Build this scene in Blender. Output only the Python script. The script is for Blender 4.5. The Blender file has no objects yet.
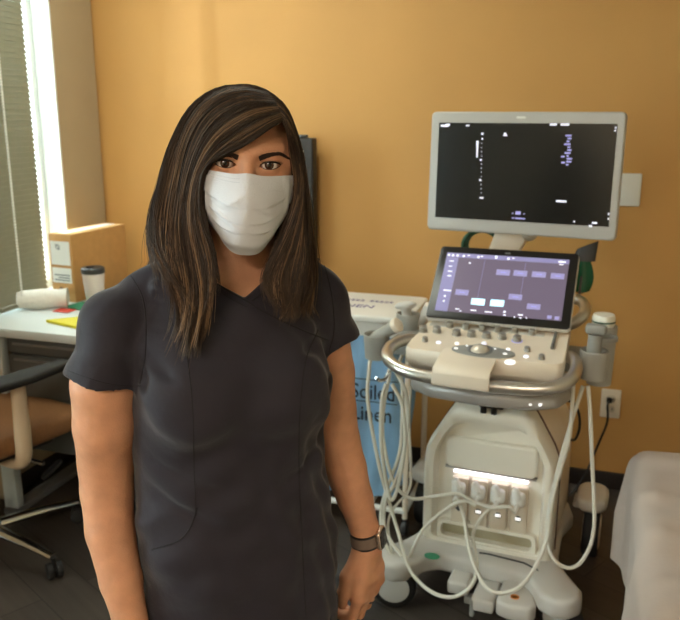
import bpy, bmesh, math, random
import numpy as np
from mathutils import Vector, Matrix
from mathutils.bvhtree import BVHTree
random.seed(7); RNG = np.random.default_rng(11)
SC = bpy.context.scene
COL = SC.collection
PI = math.pi
R_ = math.radians

# ---------------------------------------------------------------- camera model (used to measure the photograph)
CAM_H = 1.6; PITCH = R_(14); FPX = 800.0
def at(px, py, Y):
    """point of the picture at forward distance Y"""
    u = (px-340)/FPX; v = -(py-310)/FPX
    d = (u, math.cos(PITCH)+v*math.sin(PITCH), -math.sin(PITCH)+v*math.cos(PITCH))
    t = Y/d[1]
    return Vector((d[0]*t, Y, CAM_H+d[2]*t))
def atz(px, py, z):
    u = (px-340)/FPX; v = -(py-310)/FPX
    d = (u, math.cos(PITCH)+v*math.sin(PITCH), -math.sin(PITCH)+v*math.cos(PITCH))
    t = (z-CAM_H)/d[2]
    return Vector((d[0]*t, d[1]*t, z))

# ---------------------------------------------------------------- materials
def srgb(r, g, b):
    f = lambda c: (c/255/12.92 if c/255 <= 0.04045 else ((c/255+0.055)/1.055)**2.4)
    return (f(r), f(g), f(b), 1)
MATS = {}
def mat(name, col, rough=0.5, metal=0.0, noise=0.0, nscale=30, bump=0.0, bscale=200, spec=0.5, sss=0.0, emit=None, estr=0.0, trans=0.0, stretch=(1,1,1), coat=0.0):
    m = bpy.data.materials.new(name); m.use_nodes = True
    nt = m.node_tree; N = nt.nodes; L = nt.links
    b = N['Principled BSDF']
    b.inputs['Base Color'].default_value = col
    b.inputs['Roughness'].default_value = rough
    b.inputs['Metallic'].default_value = metal
    b.inputs['Specular IOR Level'].default_value = spec
    if coat: b.inputs['Coat Weight'].default_value = coat
    if trans: b.inputs['Transmission Weight'].default_value = trans
    if sss:
        b.inputs['Subsurface Weight'].default_value = sss
        b.inputs['Subsurface Radius'].default_value = (1.0, 0.35, 0.2)
        b.inputs['Subsurface Scale'].default_value = 0.006
    if emit:
        b.inputs['Emission Color'].default_value = emit
        b.inputs['Emission Strength'].default_value = estr
    if noise or bump:
        tc = N.new('ShaderNodeTexCoord'); mp = N.new('ShaderNodeMapping')
        mp.inputs['Scale'].default_value = stretch
        L.new(tc.outputs['Object'], mp.inputs['Vector'])
    if noise:
        n = N.new('ShaderNodeTexNoise'); n.inputs['Scale'].default_value = nscale; n.inputs['Detail'].default_value = 5
        L.new(mp.outputs['Vector'], n.inputs['Vector'])
        mr = N.new('ShaderNodeMapRange'); mr.inputs['From Min'].default_value = 0.3; mr.inputs['From Max'].default_value = 0.7
        mr.inputs['To Min'].default_value = 1-noise; mr.inputs['To Max'].default_value = 1+noise
        L.new(n.outputs['Fac'], mr.inputs['Value'])
        mx = N.new('ShaderNodeMix'); mx.data_type = 'RGBA'; mx.blend_type = 'MULTIPLY'; mx.inputs['Factor'].default_value = 1
        mx.inputs['A'].default_value = col
        L.new(mr.outputs['Result'], mx.inputs['B'])
        L.new(mx.outputs['Result'], b.inputs['Base Color'])
    if bump:
        n2 = N.new('ShaderNodeTexNoise'); n2.inputs['Scale'].default_value = bscale; n2.inputs['Detail'].default_value = 4
        L.new(mp.outputs['Vector'], n2.inputs['Vector'])
        bp = N.new('ShaderNodeBump'); bp.inputs['Strength'].default_value = bump; bp.inputs['Distance'].default_value = 0.004
        L.new(n2.outputs['Fac'], bp.inputs['Height']); L.new(bp.outputs['Normal'], b.inputs['Normal'])
    MATS[name] = m
    return m

# ---------------------------------------------------------------- mesh builder
class MB:
    def __init__(self): self.bm = bmesh.new()
    def _merge(self, tmp, M=None):
        if M is not None: bmesh.ops.transform(tmp, matrix=M, verts=tmp.verts)
        me = bpy.data.meshes.new('tmp'); tmp.to_mesh(me); tmp.free()
        self.bm.from_mesh(me); bpy.data.meshes.remove(me)
        return self
    def box(self, c, s, r=0.0, seg=2, M=None, rot=None):
        t = bmesh.new(); bmesh.ops.create_cube(t, size=1)
        bmesh.ops.scale(t, vec=s, verts=t.verts)
        if r > 0: bmesh.ops.bevel(t, geom=t.edges[:], offset=min(r, min(s)*0.49), segments=seg, profile=0.5, affect='EDGES')
        X = Matrix.Translation(c)
        if rot is not None: X = X @ rot
        if M is not None: X = M @ X
        return self._merge(t, X)
    def bounds(self, a, b, r=0.0, seg=2, M=None):
        c = [(a[i]+b[i])/2 for i in range(3)]; s = [abs(b[i]-a[i]) for i in range(3)]
        return self.box(c, s, r, seg, M)
    def lathe(self, prof, M=None, seg=24, sx=1, sy=1):
        t = bmesh.new(); rings = []
        for r, z in prof:
            if r < 1e-6: rings.append([t.verts.new((0, 0, z))])
            else: rings.append([t.verts.new((r*sx*math.cos(2*PI*i/seg), r*sy*math.sin(2*PI*i/seg), z)) for i in range(seg)])
        for a, b in zip(rings, rings[1:]):
            for i in range(seg):
                j = (i+1) % seg
                if len(a) == 1 and len(b) == 1: continue
                if len(a) == 1: t.faces.new((a[0], b[j], b[i]))
                elif len(b) == 1: t.faces.new((a[i], a[j], b[0]))
                else: t.faces.new((a[i], a[j], b[j], b[i]))
        if len(rings[0]) > 1: t.faces.new(rings[0][::-1])
        if len(rings[-1]) > 1: t.faces.new(rings[-1])
        bmesh.ops.recalc_face_normals(t, faces=t.faces)
        return self._merge(t, M)
    def cyl(self, a, b, r, r2=None, seg=20, bev=0.0):
        a = Vector(a); b = Vector(b); d = b-a; h = d.length
        q = Vector((0, 0, 1)).rotation_difference(d.normalized()).to_matrix().to_4x4()
        r2 = r if r2 is None else r2
        if bev: pr = [(r-bev, 0), (r-bev*0.3, bev*0.3), (r, bev), (r2, h-bev), (r2-bev*0.3, h-bev*0.3), (r2-bev, h)]
        else: pr = [(r, 0), (r2, h)]
        return self.lathe(pr, Matrix.Translation(a) @ q, seg)
    def tube(self, pts, r, seg=8, sub=6, smooth=True, closed=False, caps=True, flat=1.0):
        P = [Vector(p) for p in pts]
        rr = r if isinstance(r, (list, tuple)) else [r]*len(P)
        if smooth and len(P) > 2: P, rr = catmull(P, rr, sub, closed)
        t = bmesh.new(); n = len(P); rings = []
        up = None
        for i in range(n):
            if closed: d = P[(i+1) % n]-P[i-1]
            else: d = P[min(i+1, n-1)]-P[max(i-1, 0)]
            if d.length < 1e-9: d = Vector((0, 0, 1))
            d.normalize()
            if up is None:
                up = Vector((0, 0, 1)) if abs(d.z) < 0.9 else Vector((1, 0, 0))
            up = (up-d*up.dot(d))
            if up.length < 1e-6: up = d.orthogonal()
            up.normalize(); s = d.cross(up)
            rings.append([t.verts.new(P[i]+(s*math.cos(2*PI*k/seg)+up*math.sin(2*PI*k/seg)*flat)*rr[i]) for k in range(seg)])
        for i in range(n if closed else n-1):
            a = rings[i]; b = rings[(i+1) % n]
            for k in range(seg):
                j = (k+1) % seg; t.faces.new((a[k], a[j], b[j], b[k]))
        if caps and not closed: t.faces.new(rings[0][::-1]); t.faces.new(rings[-1])
        bmesh.ops.recalc_face_normals(t, faces=t.faces)
        return self._merge(t)
    def prism(self, poly, d0, d1, plane='xy', r=0.0, seg=2, M=None):
        t = bmesh.new()
        f = {'xy': lambda a, b, d: (a, b, d), 'xz': lambda a, b, d: (a, d, b), 'yz': lambda a, b, d: (d, a, b)}[plane]
        A = [t.verts.new(f(a, b, d0)) for a, b in poly]; B = [t.verts.new(f(a, b, d1)) for a, b in poly]
        n = len(poly)
        t.faces.new(A); t.faces.new(B[::-1])
        for i in range(n): t.faces.new((A[i], B[i], B[(i+1) % n], A[(i+1) % n]))
        bmesh.ops.recalc_face_normals(t, faces=t.faces)
        if r > 0:
            es = [e for e in t.edges if len(e.link_faces) == 2 and e.calc_face_angle(0) > 0.6]
            bmesh.ops.bevel(t, geom=es, offset=r, segments=seg, profile=0.5, affect='EDGES')
        return self._merge(t, M)
    def ring(self, outer, inner, d0, d1, plane='xz', M=None):
        """a frame: outer and inner outlines of equal length, extruded d0..d1"""
        t = bmesh.new()
        f = {'xy': lambda a, b, d: (a, b, d), 'xz': lambda a, b, d: (a, d, b), 'yz': lambda a, b, d: (d, a, b)}[plane]
        V = [[t.verts.new(f(a, b, d)) for a, b in p] for p, d in ((outer, d0), (inner, d0), (inner, d1), (outer, d1))]
        n = len(outer)
        for q in range(4):
            A = V[q]; B = V[(q+1) % 4]
            for i in range(n): t.faces.new((A[i], A[(i+1) % n], B[(i+1) % n], B[i]))
        bmesh.ops.recalc_face_normals(t, faces=t.faces)
        return self._merge(t, M)
    def grid(self, fn, nu, nv, thick=0.0):
        t = bmesh.new()
        V = [[t.verts.new(fn(i/nu, j/nv)) for j in range(nv+1)] for i in range(nu+1)]
        for i in range(nu):
            for j in range(nv): t.faces.new((V[i][j], V[i+1][j], V[i+1][j+1], V[i][j+1]))
        bmesh.ops.recalc_face_normals(t, faces=t.faces)
        if thick: bmesh.ops.solidify(t, geom=t.faces[:], thickness=thick)
        return self._merge(t)
    def sphere(self, c, r, M=None, u=24, v=14):
        t = bmesh.new(); bmesh.ops.create_uvsphere(t, u_segments=u, v_segments=v, radius=1)
        rr = r if isinstance(r, (tuple, list)) else (r, r, r)
        bmesh.ops.scale(t, vec=rr, verts=t.verts)
        X = Matrix.Translation(c)
        if M is not None: X = M @ X
        return self._merge(t, X)
def catmull(P, rr, sub, closed=False):
    n = len(P); out = []; ro = []
    rng = range(n) if closed else range(n-1)
    for i in rng:
        if closed: a, b, c, d = P[i-1], P[i], P[(i+1) % n], P[(i+2) % n]; r0, r1 = rr[i], rr[(i+1) % n]
        else:
            b, c = P[i], P[i+1]; a = P[i-1] if i > 0 else b*2-c; d = P[i+2] if i+2 < n else c*2-b; r0, r1 = rr[i], rr[i+1]
        for k in range(sub):
            s = k/sub
            out.append(0.5*((2*b)+(c-a)*s+(2*a-5*b+4*c-d)*s*s+(3*b-a-3*c+d)*s**3)); ro.append(r0+(r1-r0)*s)
    if not closed: out.append(P[-1]); ro.append(rr[-1])
    return out, ro
def rrect(w, h, r, cx=0, cy=0, n=6):
    out = []
    for qx, qy, a0 in ((1, 1, 0), (-1, 1, 90), (-1, -1, 180), (1, -1, 270)):
        for i in range(n+1):
            a = R_(a0+90*i/n); out.append((cx+qx*(w/2-r)+r*math.cos(a), cy+qy*(h/2-r)+r*math.sin(a)))
    return out
MW = {}          # world matrix of each thing's root
def obj(name, mb, m, parent=None, label=None, world=False, smooth=True, angle=40):
    me = bpy.data.meshes.new(name)
    if isinstance(mb, MB): mb.bm.to_mesh(me); mb.bm.free()
    else: me = mb
    o = bpy.data.objects.new(name, me); COL.objects.link(o)
    if m is not None: me.materials.append(m)
    if smooth:
        me.polygons.foreach_set('use_smooth', [True]*len(me.polygons))
        try: me.set_sharp_from_angle(angle=R_(angle))
        except Exception: pass
    if parent is not None:
        o.parent = parent
        MW[o] = MW[parent]
        if world: me.transform(MW[parent].inverted())
    else: MW[o] = Matrix.Identity(4)
    if label: o['label'] = label
    return o
def thing(name, label, cat, loc=(0, 0, 0), rz=0.0, group=None):
    o = bpy.data.objects.new(name, None); COL.objects.link(o)
    o.location = loc; o.rotation_euler = (0, 0, rz); o.empty_display_size = 0.1
    o['label'] = label; o['category'] = cat; o['kind'] = 'thing'
    if group: o['group'] = group
    MW[o] = Matrix.Translation(Vector(loc)) @ Matrix.Rotation(rz, 4, 'Z')
    return o
def tag(o, label, cat, group=None):
    o['label'] = label; o['category'] = cat; o['kind'] = 'thing'
    if group: o['group'] = group
    return o
def place(o, loc, rz=0.0):
    o.location = loc; o.rotation_euler = (0, 0, rz); return o
def struct(name, mb, m, loc=None, rz=0.0):
    o = obj(name, mb, m); o['kind'] = 'structure'
    if loc is not None: place(o, loc, rz)
    return o
def text_into(mb, s, size, M, depth=0.0006, align='CENTER', sx=1.0):
    cu = bpy.data.curves.new('t', 'FONT'); cu.body = s; cu.size = size; cu.extrude = depth; cu.align_x = align; cu.resolution_u = 3
    o = bpy.data.objects.new('t', cu); COL.objects.link(o)
    dg = bpy.context.evaluated_depsgraph_get(); me = bpy.data.meshes.new_from_object(o.evaluated_get(dg))
    me.transform(M @ Matrix.Diagonal((sx, 1, 1, 1)))
    mb.bm.from_mesh(me); bpy.data.meshes.remove(me); bpy.data.objects.remove(o); bpy.data.curves.remove(cu)

# ================================================================ materials
mat('wall_orange', srgb(203, 153, 87), 0.60, noise=0.03, nscale=3, bump=0.08, bscale=140)
mat('wall_beige', srgb(176, 158, 128), 0.8, noise=0.03, nscale=4, bump=0.08, bscale=140)
mat('wall_cream', srgb(205, 190, 160), 0.8, noise=0.03, nscale=4)
mat('ceiling', srgb(225, 220, 208), 0.9, noise=0.04, nscale=40)
mat('base_dark', srgb(40, 32, 28), 0.5, noise=0.1)
mat('white_frame', srgb(228, 232, 230), 0.4)
mat('blind', srgb(128, 124, 104), 0.5, noise=0.04)
mat('white_plastic', srgb(232, 232, 228), 0.35)
mat('cream_plastic', srgb(238, 224, 206), 0.38, noise=0.02, nscale=12)
mat('shell_white', srgb(238, 233, 220), 0.36)
mat('cream_dark', srgb(214, 201, 182), 0.42)  # slightly darker cream for sockets and probe ports
mat('pale_grey', srgb(204, 200, 194), 0.38, noise=0.02, nscale=12)
mat('grey_plastic', srgb(150, 150, 146), 0.4)
mat('mid_grey', srgb(112, 112, 110), 0.4)
mat('dark_grey', srgb(52, 54, 56), 0.45)
mat('black_plastic', srgb(20, 20, 21), 0.4)
mat('rubber', srgb(26, 26, 27), 0.7)
mat('silver', srgb(205, 200, 192), 0.28, metal=0.9)
mat('chrome', srgb(225, 225, 225), 0.12, metal=1.0)
mat('steel_grey', srgb(140, 142, 144), 0.35, metal=0.6)
mat('tray_grey', srgb(172, 168, 164), 0.4, metal=0.3)
mat('knob_grey', srgb(158, 156, 150), 0.3, metal=0.5)
mat('holder_grey', srgb(168, 166, 160), 0.45)
mat('cable_white', srgb(222, 218, 206), 0.45)
mat('cardboard', srgb(186, 140, 84), 0.8, noise=0.06, nscale=30)
mat('cardboard_top', srgb(200, 160, 104), 0.8, noise=0.05, nscale=30)
mat('paper', srgb(235, 238, 236), 0.7)
mat('ink_grey', srgb(120, 130, 140), 0.7)
mat('towel', srgb(226, 222, 212), 0.9, noise=0.05, nscale=60, bump=0.5, bscale=120)
mat('yellow', srgb(216, 204, 30), 0.6)
mat('red', srgb(196, 62, 44), 0.6)
mat('green', srgb(40, 120, 84), 0.6)
mat('green_dark', srgb(16, 70, 48), 0.45)
mat('desk_white', srgb(214, 222, 222), 0.35)
mat('drawer_grey', srgb(84, 88, 88), 0.4)
mat('chair_tan', srgb(128, 86, 48), 0.7, noise=0.1, nscale=120, bump=0.2, bscale=300)
mat('chair_arm', srgb(214, 190, 160), 0.4)
mat('blue_bag', srgb(146, 190, 230), 0.35, noise=0.22, nscale=9, stretch=(1, 1, 0.35), bump=1.0, bscale=22)
mat('bag_ink', srgb(20, 26, 48), 0.6)
mat('lid_ink', srgb(74, 62, 140), 0.6)
mat('linen', srgb(186, 172, 163), 0.85, noise=0.03, nscale=8, bump=0.15, bscale=90)
mat('mattress', srgb(120, 112, 104), 0.6)
mat('screen_black', (0.004, 0.005, 0.006, 1), 0.22)
mat('bezel_black', srgb(24, 23, 24), 0.3)
mat('monitor_shell', srgb(184, 182, 179), 0.35)
mat('glow_white', (0.9, 0.9, 1, 1), 0.5, emit=(0.80, 0.80, 1, 1), estr=0.75)
mat('glow_violet', (0.3, 0.3, 0.6, 1), 0.5, emit=(0.42, 0.38, 0.80, 1), estr=0.55)
mat('glow_cyan', (0.6, 0.9, 1, 1), 0.5, emit=(0.55, 0.85, 1, 1), estr=1.0)
mat('ui_button', (0.2, 0.2, 0.4, 1), 0.5, emit=(0.40, 0.34, 0.62, 1), estr=0.62)
mat('ui_side', (0.2, 0.2, 0.4, 1), 0.5, emit=(0.26, 0.22, 0.40, 1), estr=0.62)
mat('ui_back', (0.02, 0.02, 0.03, 1), 0.3, emit=(0.27, 0.205, 0.29, 1), estr=0.62)
mat('strip_light', (1, 1, 1, 1), 0.5, emit=(0.98, 0.90, 1.0, 1), estr=3.0)
mat('key_light', (1, 1, 1, 1), 0.5, emit=(1.0, 0.98, 1.0, 1), estr=0.9)
mat('tray_recess_shade', srgb(168, 160, 134), 0.5)  # olive grey with the shade of a deep recess put into its colour
mat('ball', srgb(214, 206, 194), 0.25, metal=0.35)
mat('mark_green', srgb(60, 140, 104), 0.5)
mat('orange_mark', srgb(226, 140, 70), 0.5)
mat('brown_line', srgb(96, 64, 50), 0.6)
mat('gel_white', srgb(236, 234, 222), 0.35)
def floor_mat():
    m = bpy.data.materials.new('floor_planks'); m.use_nodes = True
    nt = m.node_tree; N = nt.nodes; L = nt.links; b = N['Principled BSDF']
    tc = N.new('ShaderNodeTexCoord'); mp = N.new('ShaderNodeMapping'); mp.inputs['Rotation'].default_value = (0, 0, R_(28))
    L.new(tc.outputs['Object'], mp.inputs['Vector'])
    br = N.new('ShaderNodeTexBrick'); br.inputs['Scale'].default_value = 1; br.inputs['Brick Width'].default_value = 1.2; br.inputs['Row Height'].default_value = 0.16
    br.inputs['Mortar Size'].default_value = 0.002
    br.inputs['Color1'].default_value = srgb(74, 66, 60); br.inputs['Color2'].default_value = srgb(58, 51, 46); br.inputs['Mortar'].default_value = srgb(30, 26, 24)
    L.new(mp.outputs['Vector'], br.inputs['Vector'])
    mp2 = N.new('ShaderNodeMapping'); mp2.inputs['Scale'].default_value = (1.5, 22, 1); L.new(mp.outputs['Vector'], mp2.inputs['Vector'])
    n = N.new('ShaderNodeTexNoise'); n.inputs['Scale'].default_value = 2; n.inputs['Detail'].default_value = 6; L.new(mp2.outputs['Vector'], n.inputs['Vector'])
    mr = N.new('ShaderNodeMapRange'); mr.inputs['To Min'].default_value = 0.55; mr.inputs['To Max'].default_value = 1.4; L.new(n.outputs['Fac'], mr.inputs['Value'])
    mx = N.new('ShaderNodeMix'); mx.data_type = 'RGBA'; mx.blend_type = 'MULTIPLY'; mx.inputs['Factor'].default_value = 1
    L.new(br.outputs['Color'], mx.inputs['A']); L.new(mr.outputs['Result'], mx.inputs['B']); L.new(mx.outputs['Result'], b.inputs['Base Color'])
    b.inputs['Roughness'].default_value = 0.42
    return m

VX = -0.45
# ================================================================ the room, square to its back wall
RZ = R_(-18)
RO = Vector((-1.148, 3.912, 0))
RM = Matrix.Translation(RO) @ Matrix.Rotation(RZ, 4, 'Z')
RMI = RM.inverted()
def rw(x, y, z): return RM @ Vector((x, y, z))
RW, RD, RH = 3.9, 5.6, 2.65       # room width, depth (towards -y), height
b = MB(); b.bounds((VX-0.15, -RD-0.15, -0.1), (RW+0.15, 0.2, 0)); struct('floor', b, floor_mat(), RO, RZ)
b = MB(); b.bounds((VX-0.15, -RD-0.15, RH), (RW+0.15, 0.2, RH+0.1)); struct('ceiling', b, MATS['ceiling'], RO, RZ)
# back wall: the stretch beside the window stands 5 cm proud of the rest
b = MB(); b.prism([(-0.15, 0.022), (0.53, 0.022), (0.56, 0.026), (0.60, 0.043), (0.63, 0.05), (RW+0.15, 0.05), (RW+0.15, 0.2), (-0.15, 0.2)], 0, RH, 'xy')
struct('wall_back', b, MATS['wall_orange'], RO, RZ)
b = MB(); b.bounds((RW, -RD, 0), (RW+0.15, 0.05, RH)); struct('wall_right', b, MATS['wall_cream'], RO, RZ)
b = MB(); b.bounds((VX-0.15, -RD-0.15, 0), (RW+0.15, -RD, RH)); struct('wall_front', b, MATS['wall_cream'], RO, RZ)
# window wall: a window beside the corner, then the wall steps back and has a second, unseen window added to light the woman
WZ0, WZ1 = 0.80, 2.40
WY0, WY1 = -0.81, -0.305
VY0, VY1, VX = -4.5, -2.55, -0.45
b = MB()
b.bounds((-0.15, -0.86, 0), (0, 0, WZ0)); b.bounds((-0.15, -0.86, WZ1), (0, 0, RH))
b.bounds((-0.15, -0.86, WZ0), (0, WY0, WZ1)); b.bounds((-0.15, WY1, WZ0), (0, 0, WZ1))
struct('wall_left', b, MATS['wall_beige'], RO, RZ); b = MB()
b.bounds((VX-0.15, -0.86, 0), (-0.15, -0.76, RH))
b.bounds((VX-0.15, -RD, 0), (VX, -0.86, WZ0)); b.bounds((VX-0.15, -RD, WZ1), (VX, -0.86, RH)); b.bounds((VX-0.15, -RD, WZ0), (VX, VY0, WZ1)); b.bounds((VX-0.15, VY1, WZ0), (VX, -0.86, WZ1))
struct('wall_left', b, MATS['wall_beige'], RO, RZ)
gm = bpy.data.materials.new('window_glass'); gm.use_nodes = True
gn = gm.node_tree.nodes; g_ = gn['Principled BSDF']; g_.inputs['Base Color'].default_value = (0.93, 1, 0.98, 1); g_.inputs['Roughness'].default_value = 0.0
g_.inputs['Transmission Weight'].default_value = 1; g_.inputs['IOR'].default_value = 1.01; g_.inputs['Specular IOR Level'].default_value = 0.2
for nm, x0, y0, y1, lb in (('window_1', 0, WY0, WY1, 'white framed window behind the blind on the left wall'), ('window_added', VX, VY0, VY1, 'unseen white framed window added along the left wall to light the woman')):
    b = MB()
    for a, c in (((x0-0.145, y0, WZ0), (x0-0.09, y0+0.04, WZ1)), ((x0-0.145, y1-0.035, WZ0), (x0-0.09, y1, WZ1)), ((x0-0.145, y0, WZ0), (x0-0.09, y1, WZ0+0.05)), ((x0-0.145, y0, WZ1-0.05), (x0-0.09, y1, WZ1))): b.bounds(a, c, 0.004)
    win = struct(nm, b, MATS['white_frame'], RO, RZ); win['label'] = lb
    b = MB(); b.bounds((x0-0.122, y0+0.03, WZ0+0.03), (x0-0.118, y1-0.02, WZ1-0.03)); obj('pane', b, gm, win)
    b = MB()
    b.bounds((x0-0.09, y1-0.008, WZ0), (x0+0.004, y1+0.004, WZ1), 0.002); b.bounds((x0-0.09, y0-0.004, WZ0), (x0+0.004, y0+0.008, WZ1), 0.002); b.bounds((x0-0.09, y0, WZ1-0.008), (x0+0.004, y1, WZ1+0.004), 0.002); b.bounds((x0-0.09, y0, WZ0-0.004), (x0+0.010, y1, WZ0+0.012), 0.002)
    struct('trim_1' if x0 == 0 else 'trim_2', b, MATS['white_frame'], RO, RZ)
# baseboards
b = MB(); b.bounds((0.602, 0.035, 0), (RW, 0.05, 0.075), 0.004); struct('baseboard_back', b, MATS['base_dark'], RO, RZ)
b = MB(); b.bounds((0.0, -0.86, 0), (0.012, 0, 0.075), 0.004); struct('baseboard_left', b, MATS['base_dark'], RO, RZ)
# ceiling lights
def ceiling_light(lx, ly, power, label, sx=1.15, sy=0.55, col=(1, 0.87, 0.70)):
    t = thing('ceiling_light', label, 'light', rw(lx, ly, RH), RZ, 'recessed ceiling lights')
    b = MB(); b.ring(rrect(sx+0.06, sy+0.06, 0.01), rrect(sx, sy, 0.01), -0.02, 0.0, 'xy'); obj('frame', b, MATS['white_frame'], t)
    dm = mat('diffuser_lit', (1, 1, 1, 1), 0.6, emit=(*col, 1), estr=power/(sx*sy*4*PI)*1.0)
    b = MB(); b.bounds((-sx/2, -sy/2, -0.012), (sx/2, sy/2, -0.004)); obj('diffuser', b, dm, t)
    li = bpy.data.lights.new('ceiling_light_lamp', 'AREA'); li.shape = 'RECTANGLE'; li.size = sx; li.size_y = sy; li.energy = power; li.color = col
    lo = bpy.data.objects.new('lamp', li); COL.objects.link(lo); lo.parent = t; lo.location = (0, 0, -0.03)
# ================================================================ blind, desk corner
t = thing('window_blind', 'beige slatted blind hanging in front of the bright window', 'blind', rw(0.045, -0.535, 0), RZ)
b = MB()
z = 0.845
while z < 2.36:
    M = Matrix.Translation((0, -0.15, z)) @ Matrix.Rotation(R_(58), 4, 'Y')
    b.box((0, 0, 0), (0.027, 0.30, 0.0016), 0, M=M); z += 0.0215
obj('slats', b, MATS['blind'], t)
b = MB(); b.bounds((-0.025, -0.305, 2.36), (0.025, 0.005, 2.42), 0.004); obj('head_rail', b, MATS['blind'], t)
b = MB(); b.bounds((-0.016, -0.30, 0.815), (0.016, 0.0, 0.832), 0.004); obj('bottom_rail', b, MATS['blind'], t)
b = MB()
zz = 0.87
while zz < 2.36:
    b.sphere((0.034, -0.20, zz), 0.0052, u=8, v=6); zz += 0.0125
b.tube([(0.034, -0.20, 0.87), (0.034, -0.20, 2.36)], 0.0018, seg=6)
obj('bead_cord', b, MATS['white_plastic'], t, 'white beaded pull cord')

DZ = 0.80
t = thing('desk', 'white topped desk in the corner under the blind', 'desk', rw(0.02, 0, 0), RZ)
b = MB(); b.bounds((0, -0.985, DZ-0.035), (0.90, -0.02, DZ), 0.004); obj('desktop', b, MATS['desk_white'], t)
b = MB(); b.bounds((0.06, -0.96, 0.03), (0.125, -0.92, DZ-0.035), 0.004); obj('leg', b, MATS['desk_white'], t)
b = MB(); b.bounds((0.06, -0.10, 0.03), (0.125, -0.06, DZ-0.035), 0.004); obj('leg', b, MATS['desk_white'], t)
b = MB(); b.bounds((0.80, -0.96, 0.03), (0.865, -0.92, DZ-0.035), 0.004); obj('leg', b, MATS['desk_white'], t)
b = MB(); b.bounds((0.80, -0.10, 0.03), (0.865, -0.06, DZ-0.035), 0.004); obj('leg', b, MATS['desk_white'], t)
for x in (0.06, 0.80):
    b = MB(); b.bounds((x, -0.97, 0.0), (x+0.065, -0.05, 0.03), 0.006); obj('foot', b, MATS['steel_grey'], t)
b = MB(); b.bounds((0.125, -0.10, 0.045), (0.80, -0.075, 0.085), 0.005); obj('crossbar', b, MATS['steel_grey'], t)
t = thing('drawer_pedestal', 'dark grey drawer unit under the white desktop', 'drawers', rw(0.17, -0.955, 0), RZ)
b = MB(); b.bounds((0, 0.018, 0.30), (0.50, 0.60, 0.757), 0.004); obj('body', b, MATS['drawer_grey'], t)
for z0, z1 in ((0.305, 0.515), (0.525, 0.690), (0.70, 0.752)):
    b = MB(); b.bounds((0.004, 0.0, z0), (0.496, 0.0175, z1), 0.003); d = obj('drawer', b, MATS['drawer_grey'], t)
    b = MB(); b.bounds((0.03, -0.006, z1-0.022), (0.47, 0.0, z1-0.012), 0.002); obj('handle', b, MATS['steel_grey'], d)
# archive box
BX = rw(0.195, -0.545, DZ)
t = thing('cardboard_box', 'tall brown cardboard box with two white labels on the desk', 'box', BX+Vector((0, 0, 0.0005)), R_(-18-5))
LW, LL, LH = 0.122, 0.36, 0.290
b = MB(); b.bounds((-LW, 0, 0), (0, LL, LH), 0.003); obj('body', b, MATS['cardboard'], t)
b = MB(); b.bounds((-LW+0.001, 0.001, LH), (-0.001, LL/2-0.002, LH+0.003), 0.001); b.bounds((-LW+0.001, LL/2+0.002, LH), (-0.001, LL-0.001, LH+0.003), 0.001); obj('flap', b, MATS['cardboard_top'], t)
b = MB(); b.bounds((-LW*0.72, 0.02, LH+0.003), (-LW*0.34, LL-0.02, LH+0.0042)); obj('packing_tape', b, MATS['paper'], t)
for z0, z1, nm in ((0.160, 0.262, 'label_sheet'), (0.082, 0.148, 'label_sheet')):
    b = MB(); b.bounds((-LW+0.008, -0.0014, z0), (-0.012, 0.0, z1)); l = obj(nm, b, MATS['paper'], t)
    b = MB()
    if z0 > 0.1:
        for i in range(4):
            for j in range(4):
                if (i*3+j*5) % 4: b.bounds((-LW+0.036+i*0.006, -0.002, 0.226+j*0.006), (-LW+0.041+i*0.006, -0.0014, 0.231+j*0.006))
    else:
        for j in range(3): b.bounds((-LW+0.02+0.02*(j % 2), -0.002, 0.092+j*0.011), (-0.02, -0.0014, 0.097+j*0.011))
    obj('print', b, MATS['ink_grey'], l)
b = MB(); b.cyl((-LW*0.6, 0.001, 0.055), (-LW*0.6, -0.0012, 0.055), 0.010); obj('hand_hole', b, MATS['brown_line'], t)
# tumbler
t = thing('tumbler', 'white tumbler with a dark lid beside the cardboard box', 'cup', rw(0.285, -0.535, DZ), RZ)
b = MB(); b.lathe([(0.033, 0), (0.035, 0.004), (0.046, 0.128), (0.047, 0.135)], seg=28); obj('cup', b, mat('tumbler_white', srgb(226, 214, 210), 0.3), t)
b = MB(); b.lathe([(0.0485, 0.135), (0.049, 0.14), (0.049, 0.155), (0.044, 0.160), (0, 0.160)], seg=28); b.bounds((-0.012, -0.03, 0.159), (0.012, -0.005, 0.167), 0.003); obj('lid', b, MATS['dark_grey'], t)
# rolled towel
t = thing('rolled_towel', 'rolled white towel lying on the desk below the blind', 'towel', rw(0.125, -0.665, DZ+0.042), RZ)
b = MB()
pts = []
for i in range(56):
    a = i*0.42; r = 0.005+0.00125*i*0.42*1.05
    pts.append((r*math.cos(a), r*math.sin(a)))
def tw(u, v):
    k = u*(len(pts)-1); i = min(int(k), len(pts)-2); f = k-i
    x = pts[i][0]*(1-f)+pts[i+1][0]*f; z = pts[i][1]*(1-f)+pts[i+1][1]*f
    y = (v-0.5)*0.175
    w = 1+0.06*math.sin(9*v+4*u)+0.10*max(0, v-0.8)*5*0.4
    return (y*1.12, x*w*1.36, z*w*1.2)
b.grid(tw, 110, 10, 0.0028); o = obj('towel_roll', b, MATS['towel'], t); o.rotation_euler = (0, 0, R_(28))
o = obj('red_card', MB().bounds((-0.035, -0.025, 0), (0.04, 0.03, 0.004), 0.001), MATS['red']); tag(o, 'small red card tucked against the rolled towel on the desk', 'card'); place(o, rw(0.235, -0.685, DZ+0.0005), RZ)
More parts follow.
